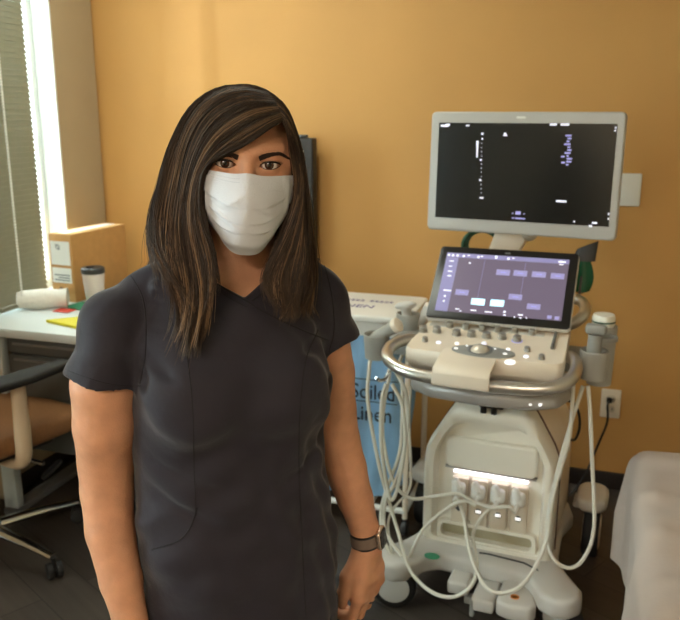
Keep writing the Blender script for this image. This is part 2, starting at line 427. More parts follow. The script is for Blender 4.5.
o = obj('green_folder', MB().bounds((-0.07, -0.05, 0), (0.07, 0.05, 0.006), 0.001), MATS['green']); tag(o, 'green folder lying at the foot of the cardboard box', 'folder'); place(o, rw(0.275, -0.60, DZ+0.0005), RZ-0.3)
o = obj('yellow_pad', MB().prism([(-0.16, -0.04), (0.10, -0.11), (0.22, -0.02), (0.08, 0.17)], 0, 0.012, 'xy', 0.002), MATS['yellow']); tag(o, 'bright yellow pad lying near the front of the desk', 'pad'); place(o, rw(0.445, -0.82, DZ+0.0005), RZ)

# ================================================================ office chair
CC = Vector((-1.305, 2.685, 0)); CRZ = R_(-32)
t = thing('office_chair', 'tan swivel office chair with black armrests at the desk', 'chair', CC, CRZ)   # local +y is the way the chair faces
b = MB(); b.prism(rrect(0.50, 0.54, 0.10, 0, 0.03), 0.455, 0.525, 'xy', 0.022, 3); obj('seat', b, MATS['chair_tan'], t)
b = MB(); b.prism(rrect(0.42, 0.40, 0.06), 0.43, 0.4545, 'xy', 0.008); b.bounds((-0.10, -0.10, 0.36), (0.10, 0.10, 0.4295), 0.02); obj('seat_mechanism', b, MATS['black_plastic'], t)
b = MB(); b.cyl((0, 0, 0.11), (0, 0, 0.30), 0.03, 0.028); b.cyl((0, 0, 0.29), (0, 0, 0.37), 0.018); obj('gas_column', b, MATS['chrome'], t)
# backrest and its bar
def bk(u, v):
    x = (u-0.5)*0.46*(1-0.15*abs(2*v-1)**3); z = 0.60+v*0.50
    return (x, -0.27-0.06*v+0.10*(2*u-1)**2*0.6, z)
b = MB(); b.grid(bk, 14, 14, 0.05); obj('backrest', b, MATS['chair_tan'], t)
b = MB(); b.tube([(0, -0.10, 0.41), (0, -0.26, 0.42), (0, -0.335, 0.50), (0, -0.345, 0.80)], 0.022, seg=8); obj('back_bar', b, MATS['black_plastic'], t)
for s in (-1, 1):
    b = MB()
    b.tube([(s*0.12, 0.00, 0.40), (s*0.20, 0.0, 0.405), (s*0.25, 0.0, 0.43), (s*0.262, 0.0, 0.52), (s*0.262, 0.0, 0.711)], [0.02, 0.024, 0.03, 0.03, 0.026], seg=12, flat=0.75)
    obj('arm_support', b, MATS['chair_arm'], t, 'pale beige arm support')
    b = MB(); b.prism([(s*0.225, -0.16), (s*0.315, -0.16), (s*0.325, 0.02), (s*0.300, 0.20), (s*0.240, 0.20), (s*0.225, 0.02)], 0.715, 0.743, 'xy', 0.010, 3)
    obj('armrest', b, MATS['rubber'], t, 'black armrest pad')
b = MB(); b.cyl((0.10, 0.05, 0.395), (0.25, 0.08, 0.385), 0.008); obj('lever', b, MATS['chrome'], t)
b = MB(); b.prism(rrect(0.09, 0.035, 0.015), -0.006, 0.006, 'xy', 0.004, M=Matrix.Translation((0.285, 0.085, 0.37)) @ Matrix.Rotation(R_(70), 4, 'Z') @ Matrix.Rotation(R_(-35), 4, 'Y')); obj('paddle', b, MATS['black_plastic'], t)
b = MB(); b.cyl((0, 0, 0.075), (0, 0, 0.125), 0.05, 0.045)
for k in range(5):
    a = R_(2+72*k); c_, s_ = math.cos(a), math.sin(a)
    b.tube([(0.03*c_, 0.03*s_, 0.105), (0.2*c_, 0.2*s_, 0.097), (0.345*c_, 0.345*s_, 0.082)], [0.026, 0.021, 0.015], seg=10, flat=0.8)
obj('star_base', b, MATS['chrome'], t)
for k in range(5):
    a = R_(2+72*k); c_, s_ = math.cos(a), math.sin(a); p = Vector((0.345*c_, 0.345*s_, 0))
    b = MB(); ax = Vector((-s_, c_, 0)).normalized(); ax = (ax+Vector((c_, s_, 0))*0.5).normalized()
    for q in (-1, 1): b.cyl(p+ax*(q*0.026)+Vector((0, 0, 0.03)), p+ax*(q*0.006)+Vector((0, 0, 0.03)), 0.03, bev=0.004)
    b.cyl(p+Vector((0, 0, 0.03)), p+Vector((0, 0, 0.078)), 0.008); b.cyl(p-ax*0.02+Vector((0, 0, 0.03)), p+ax*0.02+Vector((0, 0, 0.03)), 0.010)
    obj('caster', b, MATS['rubber'], t)

# ================================================================ soiled linen hamper
HX0, HX1, HY0, HY1 = 1.13, 1.66, -0.63, -0.29
t = thing('linen_hamper', 'white lidded laundry hamper with a blue bag against the orange wall', 'hamper', rw((HX0+HX1)/2, (HY0+HY1)/2, 0), RZ)
hw, hd = (HX1-HX0)/2, (HY1-HY0)/2
b = MB(); b.prism(rrect(2*hw+0.03, 2*hd+0.03, 0.03), 0.845, 0.872, 'xy', 0.008, 3); b.prism(rrect(2*hw, 2*hd, 0.03), 0.79, 0.8445, 'xy', 0.006, 2); lid = obj('lid', b, MATS['white_plastic'], t)
b = MB(); text_into(b, 'SOILED LINEN', 0.062, Matrix.Translation((0.115, -0.065, 0.8722)), 0.0005, 'RIGHT', 0.95); obj('lettering', b, MATS['lid_ink'], lid, 'violet lettering on the white lid')
b = MB()
for k in range(20):
    x = -0.22+k*0.0195
    if k not in (5, 9, 14): b.bounds((x, 0.035, 0.8722), (x+0.015, 0.040, 0.8728)); b.bounds((x+0.002, 0.040, 0.8722), (x+0.006, 0.060+0.004*(k % 2), 0.8728)); b.bounds((x+0.010, 0.040, 0.8722), (x+0.013, 0.058, 0.8728))
obj('small_print', b, MATS['lid_ink'], lid, 'small violet print on the white lid')
# bag
def bag(u, v):
    a = u*2*PI; z = 0.13+v*0.66
    k = 1.0/max(abs(math.cos(a))**6+abs(math.sin(a))**6, 1e-6)**(1/6)
    bul = 1+0.05*math.sin(PI*v)*1.0 - 0.06*(1-v)**2
    w = 0.010*math.sin(9*a+3*v)*math.sin(PI*min(1, v*1.2))+0.006*math.sin(17*a-5*v+1)
    return ((hw-0.03+w)*k*math.cos(a)*bul, (hd-0.03+w)*k*math.sin(a)*bul, z)
b = MB(); b.grid(bag, 120, 30)
b.prism([bag(i/120, 0)[:2] for i in range(120)], 0.128, 0.1305, 'xy')
bg = obj('bag', b, MATS['blue_bag'], t, 'crumpled blue plastic bag')
# printing on the bag follows its front
MT = Matrix.Translation((0.0, -hd*1.0-0.012, 0)) @ Matrix.Rotation(PI/2, 4, 'X')
b = MB()
text_into(b, 'Soiled', 0.082, MT @ Matrix.Translation((0.150, 0.552, 0)), 0.0016, 'CENTER', 0.86)
obj('lettering', b, MATS['bag_ink'], bg, 'dark block lettering'); b = MB()
text_into(b, 'Linen', 0.082, MT @ Matrix.Translation((0.145, 0.465, 0)), 0.0016, 'CENTER', 0.90); obj('lettering', b, MATS['bag_ink'], bg, 'dark block lettering'); b = MB()
b.bounds((0.03, -hd-0.0135, 0.626), (0.245, -hd-0.0115, 0.629)); obj('printed_rule', b, MATS['bag_ink'], bg); b = MB(); b.bounds((0.03, -hd-0.0135, 0.539), (0.245, -hd-0.0115, 0.542))
obj('printed_rule', b, MATS['bag_ink'], bg)
for sx in (-1, 1):
    for sy in (-1, 1):
        b = MB(); b.cyl((sx*(hw+0.012), sy*(hd-0.01), 0.07), (sx*(hw+0.012), sy*(hd-0.01), 0.79), 0.011); b.cyl((sx*(hw+0.012), sy*(hd-0.01), 0.775), (sx*(hw-0.03), sy*(hd-0.01), 0.787), 0.008); obj('leg', b, MATS['cream_plastic'], t)
b = MB()
for sy in (-1, 1): b.cyl((-hw-0.012, sy*(hd-0.01), 0.10), (hw+0.012, sy*(hd-0.01), 0.10), 0.012)
for sx in (-1, 1): b.cyl((sx*(hw+0.012), -hd+0.01, 0.10), (sx*(hw+0.012), hd-0.01, 0.10), 0.012)
for x in (-0.14, 0, 0.14): b.cyl((x, -hd+0.01, 0.108), (x, hd-0.01, 0.108), 0.008)
obj('base_frame', b, MATS['white_plastic'], t)
for sx in (-1, 1):
    for sy in (-1, 1):
        p = Vector((sx*(hw+0.012), sy*(hd-0.01), 0)); b = MB(); b.cyl(p+Vector((-0.012, 0, 0.03)), p+Vector((0.012, 0, 0.03)), 0.03, bev=0.003); b.cyl(p+Vector((0, 0, 0.03)), p+Vector((0, 0, 0.09)), 0.008); obj('caster', b, MATS['dark_grey'], t)

# ================================================================ on the back wall
t = thing('wall_panel', 'tall black flat panel upright on the orange wall behind the woman', 'panel', rw(1.02, 0.05, 0), RZ)  # unidentified black panel, built plain
b = MB(); b.bounds((-0.16, -0.115, 0.93), (0.085, -0.055, 1.485), 0.008, 3); obj('housing', b, mat('panel_black', srgb(34, 32, 30), 0.55), t)
b = MB(); b.bounds((-0.12, -0.0545, 1.10), (0.04, -0.001, 1.40), 0.004); obj('bracket', b, MATS['dark_grey'], t)
b = MB(); b.bounds((0.01, -0.10, 1.4855), (0.05, -0.07, 1.498), 0.004); obj('catch', b, MATS['dark_grey'], t)
t = thing('wall_plate', 'white blank wall plate to the right of the monitor', 'wall plate', rw(2.41, 0.05, 1.293), RZ)
b = MB(); b.prism(rrect(0.078, 0.130, 0.006), -0.007, -0.0005, 'xz', 0.003); obj('plate', b, MATS['white_plastic'], t)
for z in (-0.042, 0.042):
    b = MB(); b.cyl((0, -0.007, z), (0, -0.0082, z), 0.003); obj('screw', b, MATS['white_plastic'], t)
t = thing('wall_outlet', 'cream wall outlet low on the wall right of the machine', 'outlet', rw(2.405, 0.05, 0.388), RZ)
b = MB(); b.prism(rrect(0.080, 0.128, 0.006), -0.007, -0.0005, 'xz', 0.003); obj('plate', b, MATS['cream_plastic'], t)
for z in (-0.022, 0.022):
    b = MB(); b.prism(rrect(0.036, 0.032, 0.012, 0, z), -0.0105, -0.0071, 'xz', 0.002); s_ = obj('socket', b, MATS['cream_dark'], t)
    b = MB(); b.bounds((-0.009, -0.0112, z-0.005), (-0.006, -0.0104, z+0.007)); b.bounds((0.006, -0.0112, z-0.005), (0.009, -0.0104, z+0.007)); obj('slots', b, MATS['dark_grey'], s_)

# ================================================================ exam bed
t = thing('exam_bed', 'bed with a rumpled white sheet at the right edge', 'bed', rw(2.440, -0.945, 0), RZ)
BLx, BLy = 0.80, 1.75
b = MB(); b.prism(rrect(BLx-0.10, BLy-0.10, 0.05, BLx/2+0.05, -BLy/2), 0.12, 0.30, 'xy', 0.01); obj('frame', b, MATS['dark_grey'], t)
b = MB(); b.prism(rrect(BLx-0.06, BLy-0.06, 0.05, BLx/2+0.05, -BLy/2), 0.3005, 0.580, 'xy', 0.03, 3); obj('mattress', b, MATS['mattress'], t)
for x in (0.13, BLx-0.05):
    for y in (-0.12, -BLy+0.12):
        b = MB(); b.cyl((x, y, 0), (x, y, 0.12), 0.025, 0.022); obj('leg', b, MATS['steel_grey'], t)
# sheet: a cross profile swept along the bed with folds in the drape, closed over the far end
def fold(y, s): return 0.014*math.sin(9.0*y+1.3)+0.009*math.sin(21*y+0.6)+0.005*math.sin(43*y)
def sheet(u, v):
    # v along the bed (0 far end drape .. 1 near end), u across
    L0 = 0.40; tot = L0+BLx+L0; s = u*tot-L0
    r = 0.07
    top = 0.614
    yl = 0.30+BLy; yy = v*(yl)-0.30           # negative: over the far end
    hem = 0.30+0.05*math.sin(5*yy+0.8)+0.03*math.sin(13*yy)
    def side(d):  # distance past the edge -> (outwards, drop)
        if d <= -r: return 0.0, 0.0, 0
        if d < r*0.57: a = (d+r)/(r*1.57)*PI/2; return 0, r*(1-math.cos(a)), r*math.sin(a)-r
        return 1, r+(d-r*0.57), 0
    x = s; dz = 0.0; flare = 0
    if s < r: k, dz, q = side(-s); x = (0 - q if k == 0 and -s > -r else (0.0 if k else s)); flare = max(0.0, -s)
    elif s > BLx-r: k, dz, q = side(s-BLx); x = (BLx + q if k == 0 and s-BLx > -r else (BLx if k else s)); flare = max(0.0, s-BLx)
    y = -yy; dz2 = 0.0
    if yy < r:
        k, dz2, q = side(-yy); y = (0 + q if k == 0 and -yy > -r else (0.0 if k else -yy))
    sgn = -1 if s < BLx/2 else 1
    fl = min(1.0, flare/0.18)
    x += sgn*(fold(yy, s)*fl*1.25-0.006*fl)
    if yy < 0: y += 0.012*math.sin(16*s)*min(1, -yy/0.15)
    z = top-max(dz, dz2)
    if fl == 0 and yy > 0.02: z += 0.006*math.sin(7*yy+5*s)+0.004*math.sin(17*s-9*yy)+0.003*math.sin(31*s+23*yy)+0.010*(abs(math.sin(8.5*yy+1.5*math.sin(3*s)+0.5))**6)+0.007*abs(math.sin(15*yy-2.5*s))**8
    z = max(z, 0.215+0.03*math.sin(5*yy+0.8)+0.02*math.sin(13*yy))
    if max(dz, dz2) > 0.02: x += 0.0
    return (x, y, z)
b = MB(); b.grid(sheet, 110, 240)
sh = obj('sheet', b, MATS['linen'], t, 'rumpled white sheet', angle=80)
# ================================================================ ultrasound machine (local +x right, +y back, z up)
MO = Vector((0.451, 2.33, 0)); MRZ = R_(-22)
MM = Matrix.Translation(MO) @ Matrix.Rotation(MRZ, 4, 'Z'); MMI = MM.inverted()
US = thing('ultrasound_machine', 'cream ultrasound cart with a large monitor and tilted touchscreen', 'ultrasound machine', MO, MRZ)
CAMP = Vector((0, 0, CAM_H))
def mplane(px, py, p, n):
    o = MMI @ CAMP; d = (MMI @ at(px, py, 2.0))-o
    p = Vector(p); n = Vector(n)
    return o+d*((p-o).dot(n)/d.dot(n))
def mat_y(px, py, y): return mplane(px, py, (0, y, 0), (0, 1, 0))
def deck(px, py, dz=0.0): return mplane(px, py, (0, 0, 0.9215+dz), (0, -0.15, 1))
def uvq(px, py, q):
    """picture point -> position on a flat rectangle whose corners show at q"""
    A = []; B = []
    for (x, y), (u, v) in zip(q, ((0, 0), (1, 0), (1, 1), (0, 1))):
        A += [[x, y, 1, 0, 0, 0, -u*x, -u*y], [0, 0, 0, x, y, 1, -v*x, -v*y]]; B += [u, v]
    h = np.linalg.solve(np.array(A, float), np.array(B, float)); w = h[6]*px+h[7]*py+1
    return float((h[0]*px+h[1]*py+h[2])/w), float((h[3]*px+h[4]*py+h[5])/w)
def part(nm, b, m, parent=US, label=None, **k): return obj(nm, b, MATS[m], parent, label, **k)

# base with four lobes
b = MB()
half = [(0.0, 0.0), (0.13, 0.0), (0.17, -0.03), (0.21, -0.10), (0.255, -0.125), (0.305, -0.115), (0.335, -0.075), (0.33, -0.03), (0.27, 0.06), (0.235, 0.14), (0.225, 0.36), (0.25, 0.46), (0.22, 0.56), (0.0, 0.58)]
poly = half+[(-x, y) for x, y in half[1:-1]][::-1]
b.prism(poly, 0.105, 0.172, 'xy', 0.018, 3)
base = part('base', b, 'pale_grey')
for sx in (-1, 1):
    b = MB(); b.prism(rrect(0.11, 0.18, 0.05, sx*0.310, 0.49), 0.205, 0.255, 'xy', 0.02, 3); b.bounds((sx*0.315-0.02-0.05*(sx > 0), 0.44, 0.20), (sx*0.315+0.02+0.05*(sx < 0), 0.54, 0.22), 0.01); part('wheel_cover', b, 'pale_grey')
def caster(x, y, r, rot, w=0.028, nm='caster', hub='pale_grey'):
    t = Matrix.Translation((x, y, r)) @ Matrix.Rotation(rot, 4, 'Z') @ Matrix.Rotation(PI/2, 4, 'X')   # axis along local y
    b = MB(); b.lathe([(r*0.72, -w), (r-0.008, -w), (r-0.002, -w+0.006), (r, -w*0.5), (r, w*0.5), (r-0.002, w-0.006), (r-0.008, w), (r*0.72, w)], t, 36); wl = part(nm, b, 'rubber')
    b = MB(); b.lathe([(0, -w-0.004), (r*0.6, -w-0.003), (r*0.74, -w+0.001), (r*0.74, w-0.001), (r*0.6, w+0.003), (0, w+0.004)], t, 36); part('hub', b, hub, wl)
    b = MB(); b.cyl((x, y, r), (x, y, 0.107 if r < 0.09 else 0.2), 0.022); part('caster_stem', b, 'grey_plastic')
caster(-0.262, -0.075, 0.075, R_(12)); caster(0.275, -0.05, 0.07, R_(-30))
caster(-0.315, 0.50, 0.095, R_(90), hub='cream_plastic'); caster(0.315, 0.50, 0.095, R_(90), hub='cream_plastic')
# pedals in the middle of the front
for (x0, x1, y0, z1, rot) in ((-0.085, -0.015, -0.075, 0.128, 0.1), (0.003, 0.075, -0.115, 0.112, 0.0)):
    b = MB(); b.bounds((x0, y0, z1-0.045), (x1, 0.02, z1), 0.010, 3); part('pedal', b, 'pale_grey')
b = MB(); b.prism([(0.082, 0.01), (0.082, -0.12), (0.12, -0.135), (0.19, -0.13), (0.205, -0.10), (0.19, -0.05), (0.15, 0.01)], 0.075, 0.130, 'xy', 0.012, 3); pd = part('pedal', b, 'pale_grey')
b = MB(); b.lathe([(0.014, 0), (0.014, 0.0012), (0.008, 0.0012), (0.008, 0.0)], Matrix.Translation((0.135, -0.085, 0.1302)), 20); part('foot_mark', b, 'orange_mark', pd, 'orange ring mark')
b = MB(); b.bounds((0.000, -0.115, 0.045), (0.014, -0.095, 0.105), 0.004); b.bounds((-0.03, -0.06, 0.05), (0.06, -0.03, 0.075), 0.004); part('pedal_stem', b, 'grey_plastic')
b = MB(); b.lathe([(0.026, 0), (0.026, 0.0015), (0, 0.0015)], Matrix.Translation((-0.150, -0.022, 0.1722)) @ Matrix.Diagonal((1, 0.75, 1, 1)), 24); gm2 = part('lock_mark', b, 'mark_green', base, 'green oval mark')
b = MB(); b.bounds((-0.015, -0.003, 0.1738), (0.014, 0.004, 0.1742)); obj('mark_text', b, MATS['pale_grey'], gm2) if False else b.bm.free()
b = MB(); b.prism([(-0.01, 0.062), (0.02, 0.066), (0.14, 0.055), (0.185, 0.03), (0.19, 0.02), (0.18, 0.024), (0.137, 0.046), (0.02, 0.056), (-0.01, 0.052)], 0.1722, 0.1732, 'xy'); part('seam', b, 'dark_grey', base)

# tower
out = [(-0.218, 0.165), (-0.218, 0.46), (-0.212, 0.505), (-0.196, 0.545), (-0.150, 0.625), (-0.128, 0.660), (-0.105, 0.678), (0.105, 0.678), (0.128, 0.660), (0.150, 0.625), (0.196, 0.545), (0.212, 0.505), (0.218, 0.46), (0.218, 0.165)]
def resamp(P, n):
    P = [Vector((p[0], p[1], 0)) for p in P]; P.append(P[0]); L = [0]
    for a, c in zip(P, P[1:]): L.append(L[-1]+(c-a).length)
    o = []
    for k in range(n):
        s = L[-1]*k/n; i = max(j for j in range(len(L)-1) if L[j] <= s+1e-9)
        f = (s-L[i])/(L[i+1]-L[i]); q = P[i].lerp(P[i+1], f); o.append((q.x, q.y))
    return o
N_ = 96
O_ = resamp(out, N_)
inn0 = [(-0.172, 0.19), (-0.172, 0.44), (-0.168, 0.50), (-0.150, 0.545), (-0.120, 0.585), (-0.09, 0.60), (0.09, 0.60), (0.12, 0.585), (0.150, 0.545), (0.168, 0.50), (0.172, 0.44), (0.172, 0.19)]
def toward(P, Q):
    # match Q to the angles of P so the frame's quads stay square
    out_ = []
    c = (0, 0.39)
    QQ = resamp(Q, 600)
    for p in P:
        a = math.atan2(p[1]-c[1], p[0]-c[0]); best = min(QQ, key=lambda q: abs((math.atan2(q[1]-c[1], q[0]-c[0])-a+PI) % (2*PI)-PI)); out_.append(best)
    return out_
I_ = toward(O_, inn0)
mid = [(o[0]*0.72+i[0]*0.28, o[1]*0.72+i[1]*0.28) for o, i in zip(O_, I_)]
t_ = bmesh.new()
layers = [(O_, 0.175), (O_, 0.100), (mid, 0.082), ([(m[0]*0.35+i[0]*0.65, m[1]*0.35+i[1]*0.65) for m, i in zip(mid, I_)], 0.084), (I_, 0.118)]
VV = [[t_.verts.new((x, y, z)) for x, z in P] for P, y in layers]
for A, B in zip(VV, VV[1:]):
    for i in range(N_): t_.faces.new((A[i], A[(i+1) % N_], B[(i+1) % N_], B[i]))
t_.faces.new(VV[0]); t_.faces.new(VV[-1][::-1]); bmesh.ops.recalc_face_normals(t_, faces=t_.faces)
b = MB(); b._merge(t_); tower = part('front_shell', b, 'shell_white', angle=60)
b = MB()
b.prism([(x*1.014, z*1.004 if z > .2 else z) for x, z in out], 0.176, 0.184, 'xz'); part('gap_line', b, 'brown_line')
b = MB(); b.prism([(x, z) for x, z in out], 0.185, 0.56, 'xz', 0.02, 3); part('rear_shell', b, 'cream_plastic')
b = MB(); b.prism(rrect(0.302, 0.108, 0.022, 0.005, 0.500), 0.092, 0.119, 'xz', 0.010, 3); part('front_flap', b, 'shell_white')
b = MB(); b.prism(rrect(0.302, 0.006, 0.0025, 0.005, 0.4445), 0.098, 0.119, 'xz'); part('flap_gap', b, 'grey_plastic')
b = MB(); b.prism(rrect(0.246, 0.0055, 0.0025, 0.005, 0.428), 0.104, 0.119, 'xz', 0.002); part('light_strip', b, 'strip_light', label='glowing white light strip above the ports')
for k in range(4):
    x = -0.093+k*0.0655
    b = MB(); b.prism(rrect(0.056, 0.165, 0.005, x, 0.327), 0.098, 0.119, 'xz', 0.003); pt = part('probe_port', b, 'cream_dark')
    b = MB(); b.prism(rrect(0.015, 0.020, 0.004, x, 0.300), 0.0955, 0.0979, 'xz', 0.001); b.bounds((x-0.012, 0.0955, 0.296), (x+0.012, 0.0978, 0.301)); part('latch', b, 'dark_grey', pt)
    if k: b = MB(); b.prism(rrect(0.019, 0.010, 0.0045, x, 0.300), 0.0935, 0.0954, 'xz', 0.001); part('lit_mark', b, 'key_light', pt, 'bright white indicator')
b = MB(); b.ring(rrect(0.332, 0.074, 0.022, 0.0, 0.212), rrect(0.306, 0.046, 0.014, 0.0, 0.215), 0.092, 0.119); dt = part('drip_tray', b, 'shell_white')
b = MB(); b.prism(rrect(0.306, 0.046, 0.014, 0.0, 0.215), 0.1175, 0.1195, 'xz'); part('tray_floor', b, 'tray_recess_shade', dt)
# neck and tray under the console
b = MB(); b.bounds((-0.040, 0.085, 0.672), (0.040, 0.20, 0.757), 0.006); b.cyl((-0.022, 0.078, 0.66), (-0.022, 0.078, 0.752), 0.010); b.cyl((0.012, 0.078, 0.66), (0.012, 0.078, 0.752), 0.010); part('neck', b, 'black_plastic')
b = MB(); b.bounds((-0.07, 0.21, 0.65), (0.07, 0.40, 0.90), 0.03, 3); part('column', b, 'cream_plastic')
tray = [(x*0.95, y-0.06) for x, y in [(-0.255, 0.24), (-0.262, 0.08), (-0.235, 0.0), (-0.16, -0.045), (0, -0.06), (0.16, -0.045), (0.235, 0.0), (0.262, 0.08), (0.255, 0.24)]]
b = MB(); b.prism(tray, 0.752, 0.797, 'xy', 0.014, 3); part('under_tray', b, 'tray_grey')
b = MB(); b.bounds((0.145, -0.108, 0.773), (0.153, -0.09, 0.778), 0.001); b.bounds((0.172, -0.103, 0.773), (0.180, -0.08, 0.778), 0.001); part('tray_light', b, 'key_light')
# console: wedge deck
b = MB()
dk = [(-0.216, 0.16), (-0.222, 0.03), (-0.232, -0.05), (-0.232, -0.095), (-0.215, -0.112), (0.0, -0.122), (0.215, -0.112), (0.232, -0.095), (0.232, -0.05), (0.228, 0.03), (0.222, 0.16)]
t_ = bmesh.new()
def dz_(x, y, off): return (x, y, 0.9215+0.15*y+off)
rings = [[(x*0.96, y*0.9+0.02, -0.075) for x, y in dk], [(x, y, -0.045) for x, y in dk], [(x, y, -0.008) for x, y in dk], [(x*0.992, y+0.004 if y < 0.05 else y-0.003, 0.0) for x, y in dk]]
VV = [[t_.verts.new(dz_(*p)) for p in r] for r in rings]
for A, B in zip(VV, VV[1:]):
    for i in range(len(dk)): t_.faces.new((A[i], A[(i+1) % len(dk)], B[(i+1) % len(dk)], B[i]))
t_.faces.new(VV[0]); t_.faces.new(VV[-1][::-1]); bmesh.ops.recalc_face_normals(t_, faces=t_.faces)
b = MB(); b._merge(t_); con = part('console', b, 'cream_plastic', angle=50)
# palm rest drooping over the handle
tx0, tx1 = -0.118, 0.048
prof = [(0.05, 0.8478), (0.0, 0.842), (-0.06, 0.832), (-0.092, 0.822), (-0.104, 0.806), (-0.106, 0.765), (-0.100, 0.757), (-0.094, 0.765), (-0.090, 0.80), (-0.06, 0.818), (0.0, 0.828), (0.05, 0.832)]
b = MB(); b.prism([(y-0.112, 0.064+0.832+(z-0.832)*(0.82 if z < 0.832 else 1)) for y, z in prof], tx0, tx1, 'yz', 0.003, 2); part('palm_rest', b, 'cream_plastic')
hp = [(-0.225, 0.06, 0.885), (-0.268, 0.0, 0.895), (-0.292, -0.07, 0.888), (-0.275, -0.135, 0.872), (-0.215, -0.175, 0.856), (-0.11, -0.188, 0.848), (0.0, -0.190, 0.846), (0.11, -0.188, 0.848), (0.205, -0.176, 0.856), (0.254, -0.140, 0.872), (0.266, -0.07, 0.888), (0.250, 0.0, 0.895), (0.215, 0.06, 0.885)]
b = MB(); b.tube(hp, 0.0185, seg=16, sub=6); part('handle', b, 'silver', label='silver tube handle round the console')
# keys, knobs, trackball on the deck (normal of the deck)
DN = Matrix.Rotation(math.atan(0.15), 4, 'X')
def on_deck(px, py, dz=0.0): return Matrix.Translation(deck(px, py, dz)) @ DN
def knob(px, py, r=0.0095, h=0.018, m='knob_grey', glow=False):
    M = on_deck(px, py)
    b = MB(); b.lathe([(r*1.12, 0), (r*1.12, 0.004), (r*0.95, 0.006), (r, h-0.002), (r*0.8, h), (0, h)], M, 20); k = part('knob', b, m, con)
    if glow: b = MB(); b.lathe([(r*1.35, 0.0002), (r*1.35, 0.0015), (r*1.13, 0.0015), (r*1.13, 0.0002)], M, 20); obj('glow_ring', b, MATS['glow_violet'], con)
for i, (px, py) in enumerate([(423, 331), (437, 332), (450, 327), (456.5, 335), (466, 329), (471.5, 336), (482, 330.5), (486.5, 337.5), (498, 331.5), (502, 338.5), (514.5, 332.5), (517, 341), (532, 334.5)]):
    knob(px, py, 0.0125 if i in (0, 1, 3, 5, 7, 9, 11) else 0.0100, glow=(i == 11))
for px, py in ((425, 341), (541.5, 359), (527, 351)): knob(px, py, 0.0085, 0.014)
MO_ = on_deck(483, 352, 0.0002)
b = MB(); b.lathe([(0.094, 0), (0.094, 0.002), (0.088, 0.0035), (0, 0.0035)], MO_ @ Matrix.Diagonal((1, 0.42, 1, 1)), 48); ov = part('control_oval', b, 'grey_plastic', con, 'grey oval plate round the trackball')
b = MB(); b.lathe([(0.037, 0.003), (0.037, 0.0055), (0.031, 0.0065), (0.031, 0.003)], on_deck(480, 351), 32); part('trackball_ring', b, 'steel_grey', con)
b = MB(); b.sphere((0, 0, -0.006), (0.0305, 0.0305, 0.026), on_deck(480, 351)); part('trackball', b, 'ball', con)
for px, py, r, m in ((457, 344, .005, 'key_light'), (456, 349.5, .005, 'key_light'), (467, 347, .003, 'key_light'), (508, 350, .005, 'key_light'), (505, 355, .0055, 'key_light'), (495, 350, .003, 'key_light'), (438.5, 343, .006, 'glow_white'), (526, 357, .006, 'glow_white'), (484, 344, .006, 'glow_white')):
    b = MB(); b.lathe([(r, 0), (r, 0.0038), (r*0.7, 0.0055), (0, 0.0055)], on_deck(px, py) @ Matrix.Diagonal((1.25, 0.9, 1, 1)), 16); part('key', b, m, con)
b = MB(); b.lathe([(0.015, 0), (0.015, 0.002), (0.012, 0.003), (0, 0.003)], on_deck(510, 362.5), 28); part('freeze_key', b, 'key_light', con, 'round lit white key')
b = MB(); p0 = deck(552, 350); p1 = deck(556, 335); b.cyl(p0+Vector((0, 0, 0.006)), p1+Vector((0, 0, 0.008)), 0.0055, 0.0045); part('slider', b, 'mid_grey', con)
knob_bar = MB(); knob_bar.box((0, 0, 0.0), (0.36, 0.034, 0.003), 0.001, M=on_deck(486, 329)); part('knob_strip', knob_bar, 'pale_grey', con)

# touchscreen
TQ = [(446, 254.5), (566.5, 262.5), (560, 323.5), (433.5, 311.5)]
tilt = R_(44.5)
TM = Matrix.Translation((0.002, 0.078, 0.956)) @ Matrix.Rotation(R_(1.5), 4, 'Z') @ Matrix.Rotation(-tilt, 4, 'X')   # local z up the screen, -y towards the viewer
TW, TH = 0.450, 0.284
b = MB(); b.prism(rrect(TW, TH, 0.014, 0, TH/2), 0.0, 0.022, 'xz', 0.006, 3, M=TM); b.box((0, 0.04, TH*0.4), (0.16, 0.05, 0.12), 0.02, M=TM); ts = part('touchscreen', b, 'pale_grey')
b = MB(); b.prism(rrect(TW-0.005, TH-0.005, 0.012, 0, TH/2), -0.002, 0.001, 'xz', 0.001, M=TM); part('bezel', b, 'bezel_black', ts)
sw, sh_ = 0.394, 0.226; s0 = (-sw/2-0.001, 0.030)
def tquad(b, u0, v0, u1, v1, d=-0.0035): b.bounds((s0[0]+sw*u0, d, s0[1]+sh_*(1-v1)), (s0[0]+sw*u1, -0.0021, s0[1]+sh_*(1-v0)), M=TM)
b = MB(); tquad(b, 0, 0, 1, 1, -0.0026); part('display', b, 'ui_back', ts)
def px_rects(L, q, dx=0, dy=0):
    o = []
    for cx, cy, w, h in L:
        u0, v0 = uvq(cx-w/2, cy-h/2, q); u1, v1 = uvq(cx+w/2, cy+h/2, q)
        uc, vc = uvq(cx, cy, q); ul, _ = uvq(cx-w/2, cy, q); _, vt = uvq(cx, cy-h/2, q)
        k = 0.85; o.append((uc-(uc-ul)*k, vc-(vc-vt)*k, uc+(uc-ul)*k, vc+(vc-vt)*k))
    return o
b = MB(); tquad(b, 0.0, 0.08, 0.105, 1.0, -0.0029); part('side_menu', b, 'ui_side', ts)
b = MB(); tquad(b, 0.0, 0.0, 1.0, 0.075, -0.0029); part('top_menu', b, 'ui_side', ts)
